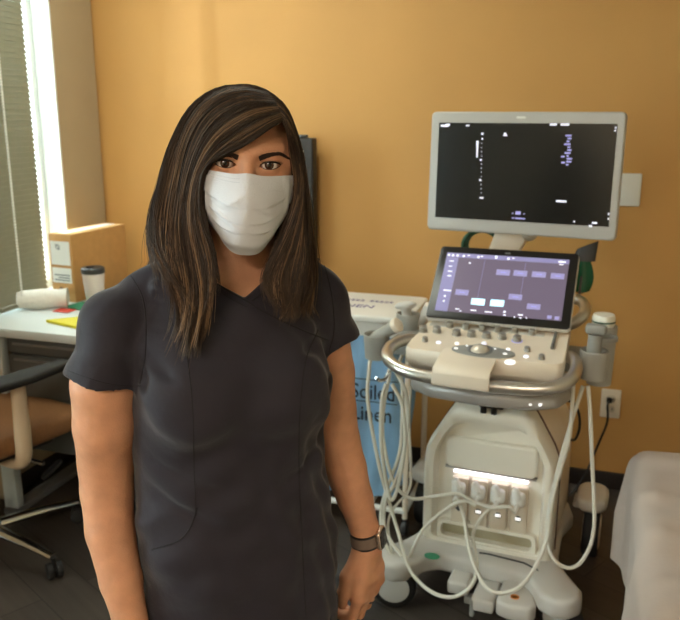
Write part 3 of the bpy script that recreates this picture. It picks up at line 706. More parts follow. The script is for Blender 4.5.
for r in px_rects([(501, 274.5, 16, 6.5), (518, 275.5, 16, 6.5), (536.5, 276.8, 16.5, 6.5), (555, 278.5, 16, 6.5), (460.5, 294, 15.5, 6.5), (513.5, 299, 16, 6.5), (532, 308.8, 16, 6.5)], TQ):
    b = MB(); tquad(b, *r, -0.0032); bt = part('screen_button', b, 'ui_button', ts)
    b = MB(); u0, v0, u1, v1 = r; tquad(b, u0+(u1-u0)*0.3, v0+(v1-v0)*0.4, u0+(u1-u0)*0.72, v0+(v1-v0)*0.6, -0.0034); obj('button_text', b, MATS['glow_violet'], ts)
for r in px_rects([(476.5, 303.5, 16, 7.5), (495.5, 305, 16, 7.5)], TQ):
    b = MB(); tquad(b, *r, -0.0032); part('screen_button', b, 'glow_cyan', ts, 'bright cyan screen button')
b = None
for r in px_rects([(447.5, 257, 2.5, 2.2), (451.5, 257.4, 2.5, 2.2), (456, 257.6, 2.5, 2.2), (462, 258.2, 2.5, 2.2), (467, 257.6, 3, 1.2), (476.5, 259.2, 2.5, 2.5), (480, 258.6, 3, 1.2), (494, 259.5, 3, 3), (506, 261, 3, 2.5), (511, 260.6, 3, 1.2), (559, 264.5, 9, 1.8), (558.5, 267, 5, 1),
    (450, 263, 5, 1.2), (449, 268, 4, 1), (448.5, 273, 5, 1.4), (448, 277.5, 4.5, 1.4), (468, 265, 2.5, 1.5), (446, 292, 9, 1.6), (443.5, 297.5, 2.2, 2.2), (442.5, 302.5, 2.2, 2.2), (456, 310.5, 5, 1.2), (459, 312.5, 3, 1), (472, 312, 7, 1.3), (487, 313.8, 9, 1.3), (503, 313.8, 3, 2), (503, 317, 3, 1.5), (519, 317, 6, 1.6), (519, 320, 3, 1), (513, 319, 1.5, 1.5), (525, 320, 1.5, 1.5)], TQ):
    b = MB(); tquad(b, *r, -0.0032); part('screen_text', b, 'glow_white', ts)
for r in px_rects([(548, 319.5, 5.5, 4), (555.5, 320.5, 5.5, 4)], TQ):
    b = MB(); tquad(b, *r, -0.0032); part('screen_button', b, 'ui_button', ts)
b = MB(); tquad(b, 0.325, 0.1, 0.328, 0.75, -0.0029); tquad(b, 0.66, 0.1, 0.663, 0.75, -0.0029); part('divider', b, 'ui_side', ts)
b = MB(); b.prism(rrect(0.018, 0.006, 0.0025, 0, TH-0.017), -0.003, -0.002, 'xz', M=TM); part('maker_mark', b, 'steel_grey', ts)

# monitor on its arm
MQ = [(440.5, 122.5), (617, 123), (608, 226), (437, 216)]
QM = Matrix.Translation((0.011, 0.36, 1.397)) @ Matrix.Rotation(R_(-3.0), 4, 'Z') @ Matrix.Rotation(R_(-3), 4, 'X')
mw_, mh_ = 0.628, 0.398
b = MB(); b.prism(rrect(mw_, mh_, 0.016), -0.012, 0.022, 'xz', 0.007, 3, M=QM); b.box((0, 0.03, -0.02), (0.34, 0.04, 0.22), 0.018, M=QM); mon = part('monitor', b, 'monitor_shell')
dw, dh = 0.575, 0.318; d0 = (-dw/2+0.002, -dh/2+0.004)
def mquad(b, u0, v0, u1, v1, d): b.bounds((d0[0]+dw*u0, d, d0[1]+dh*(1-v1)), (d0[0]+dw*u1, -0.0122, d0[1]+dh*(1-v0)), M=QM)
b = MB(); mquad(b, 0, 0, 1, 1, -0.0135); part('display', b, 'screen_black', mon)
b = MB()
L = [(446, 125.6, 9, 2.2), (449, 124.5, 5, 2), (468.5, 125.3, 4, 1.6), (483, 133.5, 2.4, 2.4), (483, 138.5, 1.8, 1.8), (505.5, 133.5, 2.5, 2.5), (505.5, 135, 4.5, 1.6), (481.5, 159.5, 2, 2), (481, 179.5, 2, 2), (482.5, 197, 4.5, 1.8),
     (553, 124, 8, 2.2), (564.5, 124, 10, 2.2), (615, 127, 2, 2), (614.5, 130, 2, 1.6), (561, 200.5, 12, 2.2), (608, 213, 1.8, 2.5), (607.8, 218, 1.8, 2.2), (594, 222, 6, 2), (590, 225, 3.4, 2.4), (574, 220.6, 2, 1.6)]
L += [(482.4-0.03*k, 143+4.1*k, 0.9, 0.9) for k in range(13)]
for r in px_rects(L, MQ): b = MB(); mquad(b, *r, -0.0142); part('screen_text', b, 'glow_white', mon)
b = MB()
L = [(518.5, 212, 6, 4), (513, 212.3, 1.5, 1.2), (524.5, 213, 1.5, 1.2), (513.5, 217, 2.5, 1.6), (519, 217.4, 8, 1.8), (524, 217.8, 3, 1.6)]
L += [(568+1.2*math.sin(k*1.7), 135+2.9*k, 5+2.5*math.sin(k*2.3+1), 2.0) for k in range(11)]+[(562.5, 156, 4, 1.8), (562.8, 162, 4.5, 2)]
for r in px_rects(L, MQ): b = MB(); mquad(b, *r, -0.0142); part('screen_text', b, 'glow_violet', mon)
b = MB()
for k in range(8):
    for r in px_rects([(478.2-0.05*k, 141.5+2.1*k, 2.6-0.16*k, 2.1)], MQ): mquad(b, *r, -0.0142)
part('grey_scale', b, 'glow_white', mon)
b = MB(); b.prism(rrect(0.030, 0.0075, 0.0035, -0.01, mh_/2-0.018), -0.0135, -0.0118, 'xz', M=QM); part('maker_mark', b, 'white_plastic', mon)
b = MB(); b.prism([(-0.062, 1.245), (0.045, 1.255), (0.03, 1.17), (-0.03, 1.05), (-0.06, 0.93), (-0.135, 0.93), (-0.12, 1.06)], 0.415, 0.475, 'xz', 0.012, 3); b.bounds((-0.13, 0.30, 0.84), (-0.05, 0.47, 0.95), 0.02); arm = part('monitor_arm', b, 'cream_plastic')
b = MB(); b.cyl((0.040, 0.405, 1.195), (0.040, 0.485, 1.195), 0.026, bev=0.004); b.cyl((0.040, 0.395, 1.195), (0.040, 0.406, 1.195), 0.012); part('arm_hinge', b, 'silver', arm)
b = MB(); b.tube([(0.15, 0.30, 0.90), (0.215, 0.30, 0.925), (0.245, 0.34, 0.955), (0.22, 0.42, 0.975), (0.10, 0.46, 0.98), (-0.10, 0.46, 0.98), (-0.22, 0.42, 0.975), (-0.245, 0.34, 0.955), (-0.215, 0.30, 0.925), (-0.15, 0.30, 0.90)], 0.019, seg=12); part('rear_handle', b, 'silver')
b = MB(); b.bounds((-0.20, 0.08, 0.85), (0.20, 0.38, 0.935), 0.02); part('console_back', b, 'pale_grey')

# cup holders either side
def cup(x, y, z0, z1, r, m='holder_grey', nm='probe_holder', wall=0.006):
    b = MB(); b.lathe([(r*0.55, z0), (r*0.86, z0+0.004), (r, z1), (r-wall*0.4, z1+0.003), (r-wall, z1), (r*0.86-wall, z0+0.012), (0.0, z0+0.012)], Matrix.Translation((x, y, 0)), 28); return part(nm, b, m)
cup(0.302, 0.075, 0.815, 0.905, 0.042); 
cup(0.315, 0.185, 0.765, 0.955, 0.043, 'holder_grey', 'bottle_holder')
b = MB(); b.lathe([(0.034, -0.006), (0.034, 0.006), (0.026, 0.006), (0.026, -0.006)], Matrix.Translation((0.330, 0.118, 0.935)), 24); part('hook_ring', b, 'grey_plastic')
b = MB(); b.bounds((0.20, 0.06, 0.83), (0.285, 0.20, 0.88), 0.01); part('holder_bracket', b, 'grey_plastic')
cup(-0.372, 0.035, 0.812, 0.895, 0.043); cup(-0.318, 0.200, 0.83, 0.93, 0.040)
b = MB(); b.bounds((-0.335, 0.04, 0.83), (-0.19, 0.20, 0.88), 0.01); part('holder_bracket', b, 'grey_plastic')
b = MB(); b.tube([(-0.318, 0.02, 0.80), (-0.325, 0.0, 0.765), (-0.335, -0.03, 0.762), (-0.345, -0.045, 0.775)], 0.006, seg=8); part('cable_hook', b, 'chrome')

# gel bottle in its holder
t = thing('gel_bottle', 'white capped bottle with a green band standing in the right holder', 'bottle', MM @ Vector((0.315, 0.185, 0.7775)), MRZ)
b = MB(); b.lathe([(0.024, 0), (0.026, 0.004), (0.029, 0.05), (0.032, 0.165), (0.030, 0.179), (0, 0.180)], seg=28); obj('bottle', b, MATS['gel_white'], t)
b = MB(); b.lathe([(0.033, 0.1805), (0.0345, 0.183), (0.0345, 0.206), (0.031, 0.215), (0, 0.216)], seg=32); cp = obj('cap', b, MATS['gel_white'], t)
b = MB(); b.lathe([(0.0350, 0.191), (0.0354, 0.1915), (0.0354, 0.1955), (0.0350, 0.196)], seg=32); obj('band', b, MATS['green_dark'], cp)

# ---------------------------------------------------------------- probes, each with its cable and plug
def ucable(pts):   # (px, py, local depth)
    return [MM @ mat_y(px, py, y) for px, py, y in pts]
CR = 0.0062
def connector(t, k):
    x = -0.093+k*0.0655
    b = MB()
    b.box((x, 0.080, 0.378), (0.046, 0.034, 0.046), 0.012, 3)
    b.box((x-0.004, 0.070, 0.398), (0.022, 0.030, 0.042), 0.009, 3, rot=Matrix.Rotation(R_(-28), 4, 'Y'))
    b.cyl((x, 0.066, 0.362), (x-0.004, 0.040, 0.350), 0.0085, 0.0065)
    b.bm.transform(MM); obj('connector', b, MATS['white_plastic'], t, world=True)
    return MM @ Vector((x-0.004, 0.042, 0.351))
def probe(label, pos, tilt_m, k, path, kind, col='pale_grey'):
    t = thing('ultrasound_probe', label, 'ultrasound probe', pos, MRZ, 'ultrasound probes in the holders')
    b = MB()
    if kind == 'curved':
        b.tube([(0, 0, -0.05), (0, 0, 0.0), (0, 0, 0.05), (0, 0, 0.075)], [0.011, 0.017, 0.018, 0.024], seg=20, flat=0.8)
        b.bm.transform(tilt_m); obj('grip', b, MATS[col], t)
        b = MB(); b.sphere((0, 0, 0.088), (0.036, 0.018, 0.026), u=24, v=14); b.bm.transform(tilt_m); obj('head', b, MATS['pale_grey'], t)
    elif kind == 'wand':
        b.tube([(0, 0, -0.06), (0, 0, -0.02), (0, 0, 0.04), (0, 0, 0.075)], [0.011, 0.0165, 0.0175, 0.020], seg=20)
        b.bm.transform(tilt_m); obj('grip', b, MATS[col], t)
        b = MB(); b.lathe([(0.020, 0.0755), (0.021, 0.079), (0.021, 0.098), (0.017, 0.103), (0, 0.104)], seg=20); b.bm.transform(tilt_m); obj('head', b, MATS['cream_plastic'], t)
    else:
        b.tube([(0, 0, -0.055), (0, 0, 0.0), (0, 0, 0.05)], [0.014, 0.021, 0.021], seg=20)
        b.bm.transform(tilt_m); obj('grip', b, MATS[col], t)
        b = MB(); b.box((0, 0, 0.066), (0.062, 0.034, 0.030), 0.010, 3); b.bm.transform(tilt_m); obj('head', b, MATS['grey_plastic'], t)
    end = connector(t, k)
    pts = [MW[t] @ (tilt_m @ Vector((0, 0, -0.05)))]+ucable(path)+[end]
    b = MB(); b.tube(pts, CR, seg=8, sub=7); obj('cable', b, MATS['cable_white'], t, world=True)
    return t
Ry = lambda d: Matrix.Rotation(R_(d), 4, 'Y'); Rx = lambda d: Matrix.Rotation(R_(d), 4, 'X')
probe('grey handheld probe with a pale tip in the front left holder', MM @ Vector((-0.358, 0.035, 0.896)), Ry(56) @ Rx(8) @ Matrix.Diagonal((1.15, 1.15, 0.78, 1)), 2,
      [(376, 350, .075), (371, 358, .06), (369, 372, .04), (368, 403, .02), (379, 465, .0), (391, 508, -.02), (399, 535, -.05), (410, 570, -.10), (430, 591, -.13), (453, 597, -.15), (472, 585, -.14), (477, 562, -.06), (473, 535, .02), (481, 518, .035), (492, 507, .042)], 'wand', 'holder_grey')
probe('white headed probe leaning in the rear left holder', MM @ Vector((-0.318, 0.195, 0.905)), Ry(-12) @ Rx(-12) @ Matrix.Diagonal((1.1, 1.1, 0.62, 1)), 3,
      [(392, 352, .16), (389, 378, .09), (384, 405, .04), (383, 438, .02), (393, 480, .0), (410, 498, .0), (437, 496, .02), (457, 494, .03), (474, 502, .035), (492, 507.5, .038), (508, 507, .04)], 'curved')
probe('grey probe standing head up in the right holder', MM @ Vector((0.300, 0.075, 0.905)), Ry(2), 0,
      [(578, 360, .045), (574, 372, .03), (573, 390, .03), (569, 438, .02), (553, 496, -.01), (546, 542, -.06), (526, 581, -.14), (503, 593, -.16), (484, 585, -.15), (470, 552, -.05), (464, 518, .03), (458, 500, .04)], 'linear', 'grey_plastic')
probe('pale handled probe behind the others at the left of the console', MM @ Vector((-0.272, 0.215, 0.915)), Ry(30) @ Rx(-20) @ Matrix.Diagonal((1, 1, 0.55, 1)), 1,
      [(398, 366, .13), (402, 382, .08), (402, 420, .05), (399, 455, .03), (384, 497, .0), (381, 520, -.02), (386, 545, -.05), (397, 560, -.06), (407, 561, -.06), (422, 531, -.02), (445, 510, .02), (464, 501, .035)], 'wand')
# looped spare cables
def cable(label, pts, r=CR):
    b = MB(); b.tube(ucable(pts), r, seg=8, sub=7); o = obj('cable', b, MATS['cable_white']); tag(o, label, 'cable', 'spare white cables'); return o
cable('white cable looping low beside the right holder of the machine', [(588, 386, .06), (590, 410, .05), (592, 457, .05), (594, 527, .02), (584, 558, -.01), (569, 568, -.03), (553, 558, -.03), (547, 535, -.01), (552, 495, .02), (566, 440, .05), (583, 386, .09)])
cable('white cable loop hung from the hook on the left of the console', [(386, 384, -.045), (382, 400, -.05), (381, 440, -.05), (386, 480, -.05), (392, 500, -.05), (400, 478, -.05), (405, 440, -.05), (402, 405, -.045), (392, 384, -.04)])
cable('long white cable crossing the bundle at the left of the cart', [(396, 372, -.02), (405, 390, -.02), (408, 415, -.01), (404, 450, -.01), (396, 480, -.02), (386, 500, -.03), (384, 524, -.04), (390, 540, -.06), (402, 556, -.08)])
cable('thin white cable hanging straight at the left of the tower', [(411, 386, .05), (409, 420, .05), (411, 470, .04), (409, 490, .03), (399, 502, .0), (391, 512, -.01), (388, 528, -.03), (392, 552, -.05)], 0.0045)

# power cord of the machine
t = thing('power_cord', 'black power cord running from the wall outlet to the machine', 'cord', rw(2.398, 0.05, 0.408), RZ)
b = MB(); b.box((0, -0.0215, 0.0), (0.022, 0.018, 0.022), 0.005, 2); obj('plug', b, MATS['black_plastic'], t)
pts = [rw(2.398, 0.02, 0.406), rw(2.392, -0.01, 0.395), rw(2.395, -0.03, 0.33), rw(2.365, -0.05, 0.23), rw(2.32, -0.09, 0.10), rw(2.25, -0.15, 0.014), rw(2.15, -0.25, 0.009), rw(2.12, -0.40, 0.08), MM @ Vector((0.10, 0.565, 0.25))]
b = MB(); b.tube(pts, 0.0045, seg=8, sub=7); obj('cable', b, MATS['black_plastic'], t, world=True)
b = MB(); b.tube([MM @ Vector(p) for p in ((0.12, 0.205, 0.69), (0.19, 0.21, 0.70), (0.245, 0.25, 0.66), (0.26, 0.30, 0.58), (0.245, 0.36, 0.50), (0.215, 0.42, 0.47))], 0.0045, seg=8, sub=7)
o = obj('cable', b, MATS['black_plastic']); tag(o, 'black cable looping out behind the right side of the machine', 'cable')
# green strap coil on the monitor arm, dark green pouch on the rear handle
b = MB()
for k in range(5): b.tube([MM @ Vector((-0.135+0.066*math.cos(2*PI*i/20)*(1-0.03*k), 0.47+0.007*k, 1.13+0.058*math.sin(2*PI*i/20)*(1-0.02*k))) for i in range(20)], 0.0075, seg=8, sub=3, closed=True)
o = obj('green_coil', b, MATS['green_dark']); tag(o, 'dark green coil hanging behind the top edge of the touchscreen', 'coil')
t = thing('green_pouch', 'dark green pouch with a black top behind the right side of the touchscreen', 'pouch', MM @ Vector((0.215, 0.49, 0.985)), MRZ)
b = MB()
def pouch(u, v):
    a = 2*PI*u; w = 0.038*(1-0.25*(v-0.4)**2*4)*(1-0.3*(1-v)**4); d = 0.030*(1-0.5*v)
    if v == 0: w = d = 0.004
    return (w*math.cos(a)+0.006*math.sin(5*a+v*3)*0.4, d*math.sin(a), v*0.115)
b.grid(pouch, 28, 12); obj('pouch_body', b, mat('pouch_green', srgb(12, 92, 62), 0.25), t)
b = MB(); b.grid(lambda u, v: (0.040*math.cos(2*PI*u)*(1-0.15*v)+0.012*v, 0.016*math.sin(2*PI*u)*(1-0.5*v), 0.1155+0.055*v+0.016*v*math.cos(2*PI*u)), 24, 5); obj('pouch_top', b, MATS['dark_grey'], t)
b = MB(); b.tube([(0, 0, 0.10), (0.0, -0.03, 0.04), (0.0, -0.045, 0.0)], 0.004, seg=6); obj('strap', b, MATS['dark_grey'], t)
# ================================================================ signed distance modelling for the figure
def smin(a, b, k):
    h = np.clip(0.5+0.5*(b-a)/k, 0, 1); return b*(1-h)+a*h-k*h*(1-h)
def smax(a, b, k): return -smin(-a, -b, k)
def axis(*bands):
    out = []
    for a, b, s in bands: out += list(np.linspace(a, b, max(1, int(round((b-a)/s))), endpoint=False))
    out.append(bands[-1][1]); return np.array(out, np.float32)
class Field:
    def __init__(s, xs, ys, zs):
        s.x, s.y, s.z = xs, ys, zs; s.D = np.full((len(xs), len(ys), len(zs)), 0.06, np.float32)
    def sl(s, lo, hi):
        r = []
        for a, l, h in ((s.x, lo[0], hi[0]), (s.y, lo[1], hi[1]), (s.z, lo[2], hi[2])):
            i = int(np.searchsorted(a, l)); j = int(np.searchsorted(a, h)); r.append(slice(i, max(i, j)))
        return tuple(r)
    def grid(s, S): return s.x[S[0]][:, None, None], s.y[S[1]][None, :, None], s.z[S[2]][None, None, :]
    def op(s, fn, lo, hi, k=0.01, mode='add'):
        S = s.sl(lo, hi); 
        if any(q.stop <= q.start for q in S): return
        X, Y, Z = s.grid(S); d = fn(X, Y, Z).astype(np.float32)
        if mode == 'add': s.D[S] = smin(s.D[S], d, k)
        elif mode == 'sub': s.D[S] = smax(s.D[S], -d, k)
        else: s.D[S] = smax(s.D[S], d, k)
    def cap(s, a, b, r1, r2, k=0.01, mode='add', pad=0.045):
        a = np.array(a); b = np.array(b); m = max(r1, r2)+pad
        def fn(X, Y, Z):
            ba = b-a; L = float(ba @ ba)+1e-12
            t = np.clip(((X-a[0])*ba[0]+(Y-a[1])*ba[1]+(Z-a[2])*ba[2])/L, 0, 1)
            return np.sqrt((X-a[0]-t*ba[0])**2+(Y-a[1]-t*ba[1])**2+(Z-a[2]-t*ba[2])**2)-(r1+(r2-r1)*t)
        s.op(fn, np.minimum(a, b)-m, np.maximum(a, b)+m, k, mode)
    def chain(s, P, R, k=0.008, mode='add'):
        for i in range(len(P)-1): s.cap(P[i], P[i+1], R[i], R[i+1], k, mode)
    def ell(s, c, r, k=0.01, M=None, mode='add', pad=0.045):
        """c, r in local frame M (4x4) or grid frame"""
        r = np.array(r, float); m = float(r.max())+pad
        if M is None: cw = np.array(c, float); Rm = np.eye(3)
        else: cw = np.array((M @ Vector(c))); Rm = np.array(M.to_3x3()).T
        def fn(X, Y, Z):
            x, y, z = X-cw[0], Y-cw[1], Z-cw[2]
            q = [Rm[i, 0]*x+Rm[i, 1]*y+Rm[i, 2]*z for i in range(3)]
            k0 = np.sqrt((q[0]/r[0])**2+(q[1]/r[1])**2+(q[2]/r[2])**2)
            k1 = np.sqrt((q[0]/r[0]**2)**2+(q[1]/r[1]**2)**2+(q[2]/r[2]**2)**2)+1e-9
            return k0*(k0-1)/k1
        s.op(fn, cw-m, cw+m, k, mode)
    def mesh(s, name, smooth=2):
        D, xs, ys, zs = s.D, s.x, s.y, s.z
        I = D < 0
        A = I[:-1, :-1, :-1]; any_ = A.copy(); all_ = A.copy()
        for dx in (0, 1):
            for dy in (0, 1):
                for dz in (0, 1):
                    if dx+dy+dz == 0: continue
                    q = I[dx:I.shape[0]-1+dx, dy:I.shape[1]-1+dy, dz:I.shape[2]-1+dz]; any_ |= q; all_ &= q
        act = any_ & ~all_
        idx = np.full(act.shape, -1, np.int32); ii, jj, kk = np.nonzero(act); n = len(ii); idx[ii, jj, kk] = np.arange(n)
        acc = np.zeros((n, 3)); cnt = np.zeros(n)
        cs = [(a, b, c) for a in (0, 1) for b in (0, 1) for c in (0, 1)]
        for a in cs:
            for ax in range(3):
                if a[ax]: continue
                b = list(a); b[ax] = 1
                da = D[ii+a[0], jj+a[1], kk+a[2]]; db = D[ii+b[0], jj+b[1], kk+b[2]]
                m = (da < 0) != (db < 0); t = da[m]/(da[m]-db[m])
                pa = np.stack([xs[ii[m]+a[0]], ys[jj[m]+a[1]], zs[kk[m]+a[2]]], 1); pb = np.stack([xs[ii[m]+b[0]], ys[jj[m]+b[1]], zs[kk[m]+b[2]]], 1)
                acc[m] += pa+(pb-pa)*t[:, None]; cnt[m] += 1
        V = acc/np.maximum(cnt, 1)[:, None]
        F = []
        for ax in range(3):
            o1, o2 = [(1, 2), (2, 0), (0, 1)][ax]
            s0 = [slice(None)]*3; s1 = [slice(None)]*3
            s0[ax] = slice(0, -1); s1[ax] = slice(1, None)
            for o in (o1, o2): s0[o] = slice(1, -1); s1[o] = slice(1, -1)
            a = I[tuple(s0)]; b = I[tuple(s1)]; e = np.nonzero(a != b); fl = a[e]
            c = [e[0].copy(), e[1].copy(), e[2].copy()]
            c[o1] += 1; c[o2] += 1
            def cell(d1, d2):
                q = [c[0].copy(), c[1].copy(), c[2].copy()]; q[o1] -= d1; q[o2] -= d2; return idx[q[0], q[1], q[2]]
            Q = np.stack([cell(1, 1), cell(0, 1), cell(0, 0), cell(1, 0)], 1)
            Q[~fl] = Q[~fl][:, ::-1]; F.append(Q)
        F = np.concatenate(F)
        F = F[(F >= 0).all(1)]
        E = np.concatenate([F[:, [0, 1]], F[:, [1, 2]], F[:, [2, 3]], F[:, [3, 0]]])
        for _ in range(smooth):
            S = np.zeros_like(V); C = np.zeros(n)
            for c in range(3): S[:, c] = np.bincount(E[:, 0], V[E[:, 1], c], n)+np.bincount(E[:, 1], V[E[:, 0], c], n)
            C = np.bincount(E[:, 0], minlength=n)+np.bincount(E[:, 1], minlength=n)
            V = V*0.5+0.5*S/np.maximum(C, 1)[:, None]
        return mesh_np(name, V, F)
    def sample(s, P):
        P = np.asarray(P, float); out = np.full(len(P), 0.06); r = []
        ok = np.ones(len(P), bool); ix = []; fr = []
        for a, c in ((s.x, 0), (s.y, 1), (s.z, 2)):
            i = np.searchsorted(a, P[:, c])-1; ok &= (i >= 0) & (i < len(a)-1); i = np.clip(i, 0, len(a)-2); ix.append(i); fr.append((P[:, c]-a[i])/(a[i+1]-a[i]))
        v = 0
        for dx in (0, 1):
            for dy in (0, 1):
                for dz in (0, 1):
                    w = (fr[0] if dx else 1-fr[0])*(fr[1] if dy else 1-fr[1])*(fr[2] if dz else 1-fr[2])
                    v = v+w*s.D[ix[0]+dx, ix[1]+dy, ix[2]+dz]
        out[ok] = v[ok]; return out
    def push(s, P, gap, it=4):
        P = np.array(P, float)
        for _ in range(it):
            d = s.sample(P); m = d < gap
            if not m.any(): break
            q = P[m]; e = 0.004; g = np.stack([s.sample(q+np.eye(3)[i]*e)-s.sample(q-np.eye(3)[i]*e) for i in range(3)], 1)
            g /= np.linalg.norm(g, axis=1, keepdims=True)+1e-9; P[m] = q+g*(gap-d[m])[:, None]
        return P
def mesh_np(name, V, F):
    me = bpy.data.meshes.new(name); k = F.shape[1]
    me.vertices.add(len(V)); me.vertices.foreach_set('co', np.asarray(V, np.float32).ravel())
    me.loops.add(len(F)*k); me.loops.foreach_set('vertex_index', np.asarray(F, np.int32).ravel())
    me.polygons.add(len(F)); me.polygons.foreach_set('loop_start', np.arange(0, len(F)*k, k, dtype=np.int32))
    try: me.polygons.foreach_set('loop_total', np.full(len(F), k, np.int32))
    except Exception: pass
    me.update(calc_edges=True); me.validate()
    return me

# ================================================================ the woman
PB = Vector((-0.18, 1.225, 0)); PRZ = R_(20)
PERSON = thing('person', 'woman in dark grey scrubs and white face mask standing with arms down', 'person', PB, PRZ)
PM = MW[PERSON]; PMI = PM.inverted()
def pl(px, py, Y): return np.array(PMI @ at(px, py, Y))
def pw(x, y, z): return np.array(PMI @ Vector((x, y, z)))
# head frame: origin between the eyes pushed back to the ears; -y is where the face looks
EYE = at(247.6, 165.5, 1.118)
HR = Matrix.Rotation(R_(9.0), 4, 'Z') @ Matrix.Rotation(R_(3.0), 4, 'Y') @ Matrix.Rotation(R_(4), 4, 'X')
HW = Matrix.Translation(EYE) @ HR @ Matrix.Translation((0, 0.088, 0))
HM = PMI @ HW                       # head -> person
def hp_(x, y, z): return np.array(HM @ Vector((x, y, z)))

xs = axis((-0.31, -0.06, 0.0026), (-0.06, 0.12, 0.0016), (0.12, 0.31, 0.0024)); ys = axis((-0.20, -0.06, 0.0017), (-0.06, 0.17, 0.0027))
zs = axis((0.0, 0.60, 0.007), (0.60, 0.88, 0.0024), (0.88, 1.33, 0.005), (1.33, 1.40, 0.003), (1.40, 1.67, 0.0017))
SK = Field(xs, ys, zs)
# torso, legs (under the clothes)
def loft(table, off=0.0):
    T = np.array(table); zz = T[:, 0]
    def fn(X, Y, Z):
        g = [np.interp(Z, zz, T[:, i]) for i in range(1, 6)]
        w, df, db, cx, cy = g; w = w-off
        x = X-cx; y = Y-cy; d = np.where(y < 0, df-off, db-off)
        e = 2.35
        k = ((np.abs(x)/w)**e+(np.abs(y)/d)**e)**(1/e)
        return (k-1)*np.minimum(w, d)*0.92
    return fn
TORSO = [(0.64, .160, .120, .140, .014, .01), (0.78, .166, .122, .140, .014, .01), (0.93, .166, .122, .128, .008, .006), (1.00, .158, .117, .112, .0, .004), (1.06, .153, .115, .104, -.002, .002), (1.146, .156, .118, .104, 0, .0), (1.22, .160, .118, .104, 0, .0), (1.28, .156, .105, .104, 0, .004), (1.325, .130, .088, .092, .002, .008), (1.36, .100, .068, .078, .006, .012), (1.40, .074, .052, .066, .010, .014)]
TORSO = [(a, b, c, d, e, f) for a, b, c, d, e, f in TORSO]
def sm_table(T, n=60):
    T = np.array(T); z = np.linspace(T[0, 0], T[-1, 0], n); o = [z]
    for i in range(1, 6):
        v = np.interp(z, T[:, 0], T[:, i]); kk = np.array([1, 2, 3, 2, 1])/9.0
        v = np.convolve(np.pad(v, 2, mode='edge'), kk, 'valid'); o.append(v)
    return np.stack(o, 1)
TORSO = sm_table(TORSO)
SK.op(loft(TORSO, 0.011), (-.24, -.2, 0.80), (.24, .2, 1.385), 0.02)
NB = np.array([.012, .012, 1.335]); NT = hp_(0, .028, -.075)
SK.cap(NB, NT, .060, .054, .022)
SK.cap((.01, .02, 1.335), (.01, .02, 1.34), .07, .068, .03)
for sgn in (-1, 1):
    SK.cap((sgn*.07+.008, .018, 1.346), (sgn*.148, .0, 1.305), .028, .034, .02)
    SK.cap((sgn*.014+.01, -.062, 1.318), (sgn*.12+.01, -.03, 1.345), .007, .008, .02)   # collar bones
    SK.chain([(sgn*.085+.012, .01, .86), (sgn*.085, .015, .47), (sgn*.082, .03, .10)], [.070, .055, .042], .02)
    SK.chain([(sgn*.082, .045, .05), (sgn*.09, -.09, .035)], [.038, .028], .02)
# arms: joints measured from the photograph
def wrist_frame(side):
    return None
LS = np.array([-.170, -.002, 1.290]); RS = np.array([.150, .0, 1.302])
LA = [LS, pl(105.5, 385, 1.16), pl(105.5, 425, 1.165), pl(106, 462, 1.18), pl(107, 490, 1.18), pl(110, 530, 1.165), pl(121, 580, 1.145), pl(131, 622, 1.13)]
LAR = [.046, .0515, .049, .0435, .0415, .0385, .0335, .0265]
RA = [RS, pl(328, 372, 1.315), pl(331, 410, 1.325), pl(337, 440, 1.335), pl(345, 468, 1.335), pl(355, 498, 1.335), pl(364, 527, 1.34), pl(367, 546, 1.345)]
RAR = [.045, .0455, .0440, .0405, .0385, .0325, .0265, .0255]
for P, Rr in ((LA, LAR), (RA, RAR)):
    SK.chain(P, Rr, .006)
# hands
def hand(W, D, T, N, sc=1.0, curl=(0.55, 0.95, 0.7), thumb=None):
    W = np.array(W); D = np.array(D, float); D /= np.linalg.norm(D); T = np.array(T, float); T -= D*(T @ D); T /= np.linalg.norm(T)
    Nn = np.cross(D, T); Nn = Nn if Nn @ np.array(N) > 0 else -Nn
    q = lambda d, t, n: W+sc*(D*d+T*t+Nn*n)
    SK.chain([q(-.012, 0, 0), q(.02, .004, .0)], [.0235*sc, .022*sc], .012)
    for t0, t1, d1, r in ((.014, .030, .088, .0135), (.006, .010, .093, .0140), (-.004, -.010, .089, .0135), (-.012, -.028, .080, .0125)):
        SK.chain([q(.008, t0, 0), q(d1*.6, (t0+t1)/2+.001, -.004), q(d1, t1, -.002)], [.017*sc, .0145*sc, r*sc], .010)
    SK.cap(q(.030, .010, .012), q(.062, -.012, .010), .014*sc, .012*sc, .014)   # palm pad
    F = {}
    for i, (t, d, L, r) in enumerate(((.030, .088, (.043, .026, .021), .0098), (.010, .094, (.046, .029, .022), .0098), (-.010, .090, (.042, .027, .021), .0093), (-.028, .081, (.034, .021, .019), .0083))):
        p = q(d, t, -.002); P = [p]; a = 0.0
        for l, c in zip(L, curl): a += c*(1+0.06*i); P.append(P[-1]+sc*l*(D*math.cos(a)+Nn*math.sin(a)+T*(0.06*(1.5-i)*.5)))
        SK.chain(P, [r*1.08*sc, r*1.0*sc, r*.92*sc, r*.78*sc], .0035); F[i] = P
    th = thumb or [(.022, .020, .008), (.052, .040, .016), (.082, .044, .024), (.108, .040, .034)]
    SK.chain([q(*p) for p in th], [.0165*sc, .0135*sc, .0112*sc, .0088*sc], .007); F['t'] = [q(*p) for p in th]
    SK.cap(q(.03, .02, .004), q(.07, .028, .004), .012*sc, .010*sc, .014)        # web
    return F, q
DR = np.array(RA[-1])-np.array(RA[-2]); 
rot = lambda v: np.array(PMI.to_3x3() @ Vector(v))
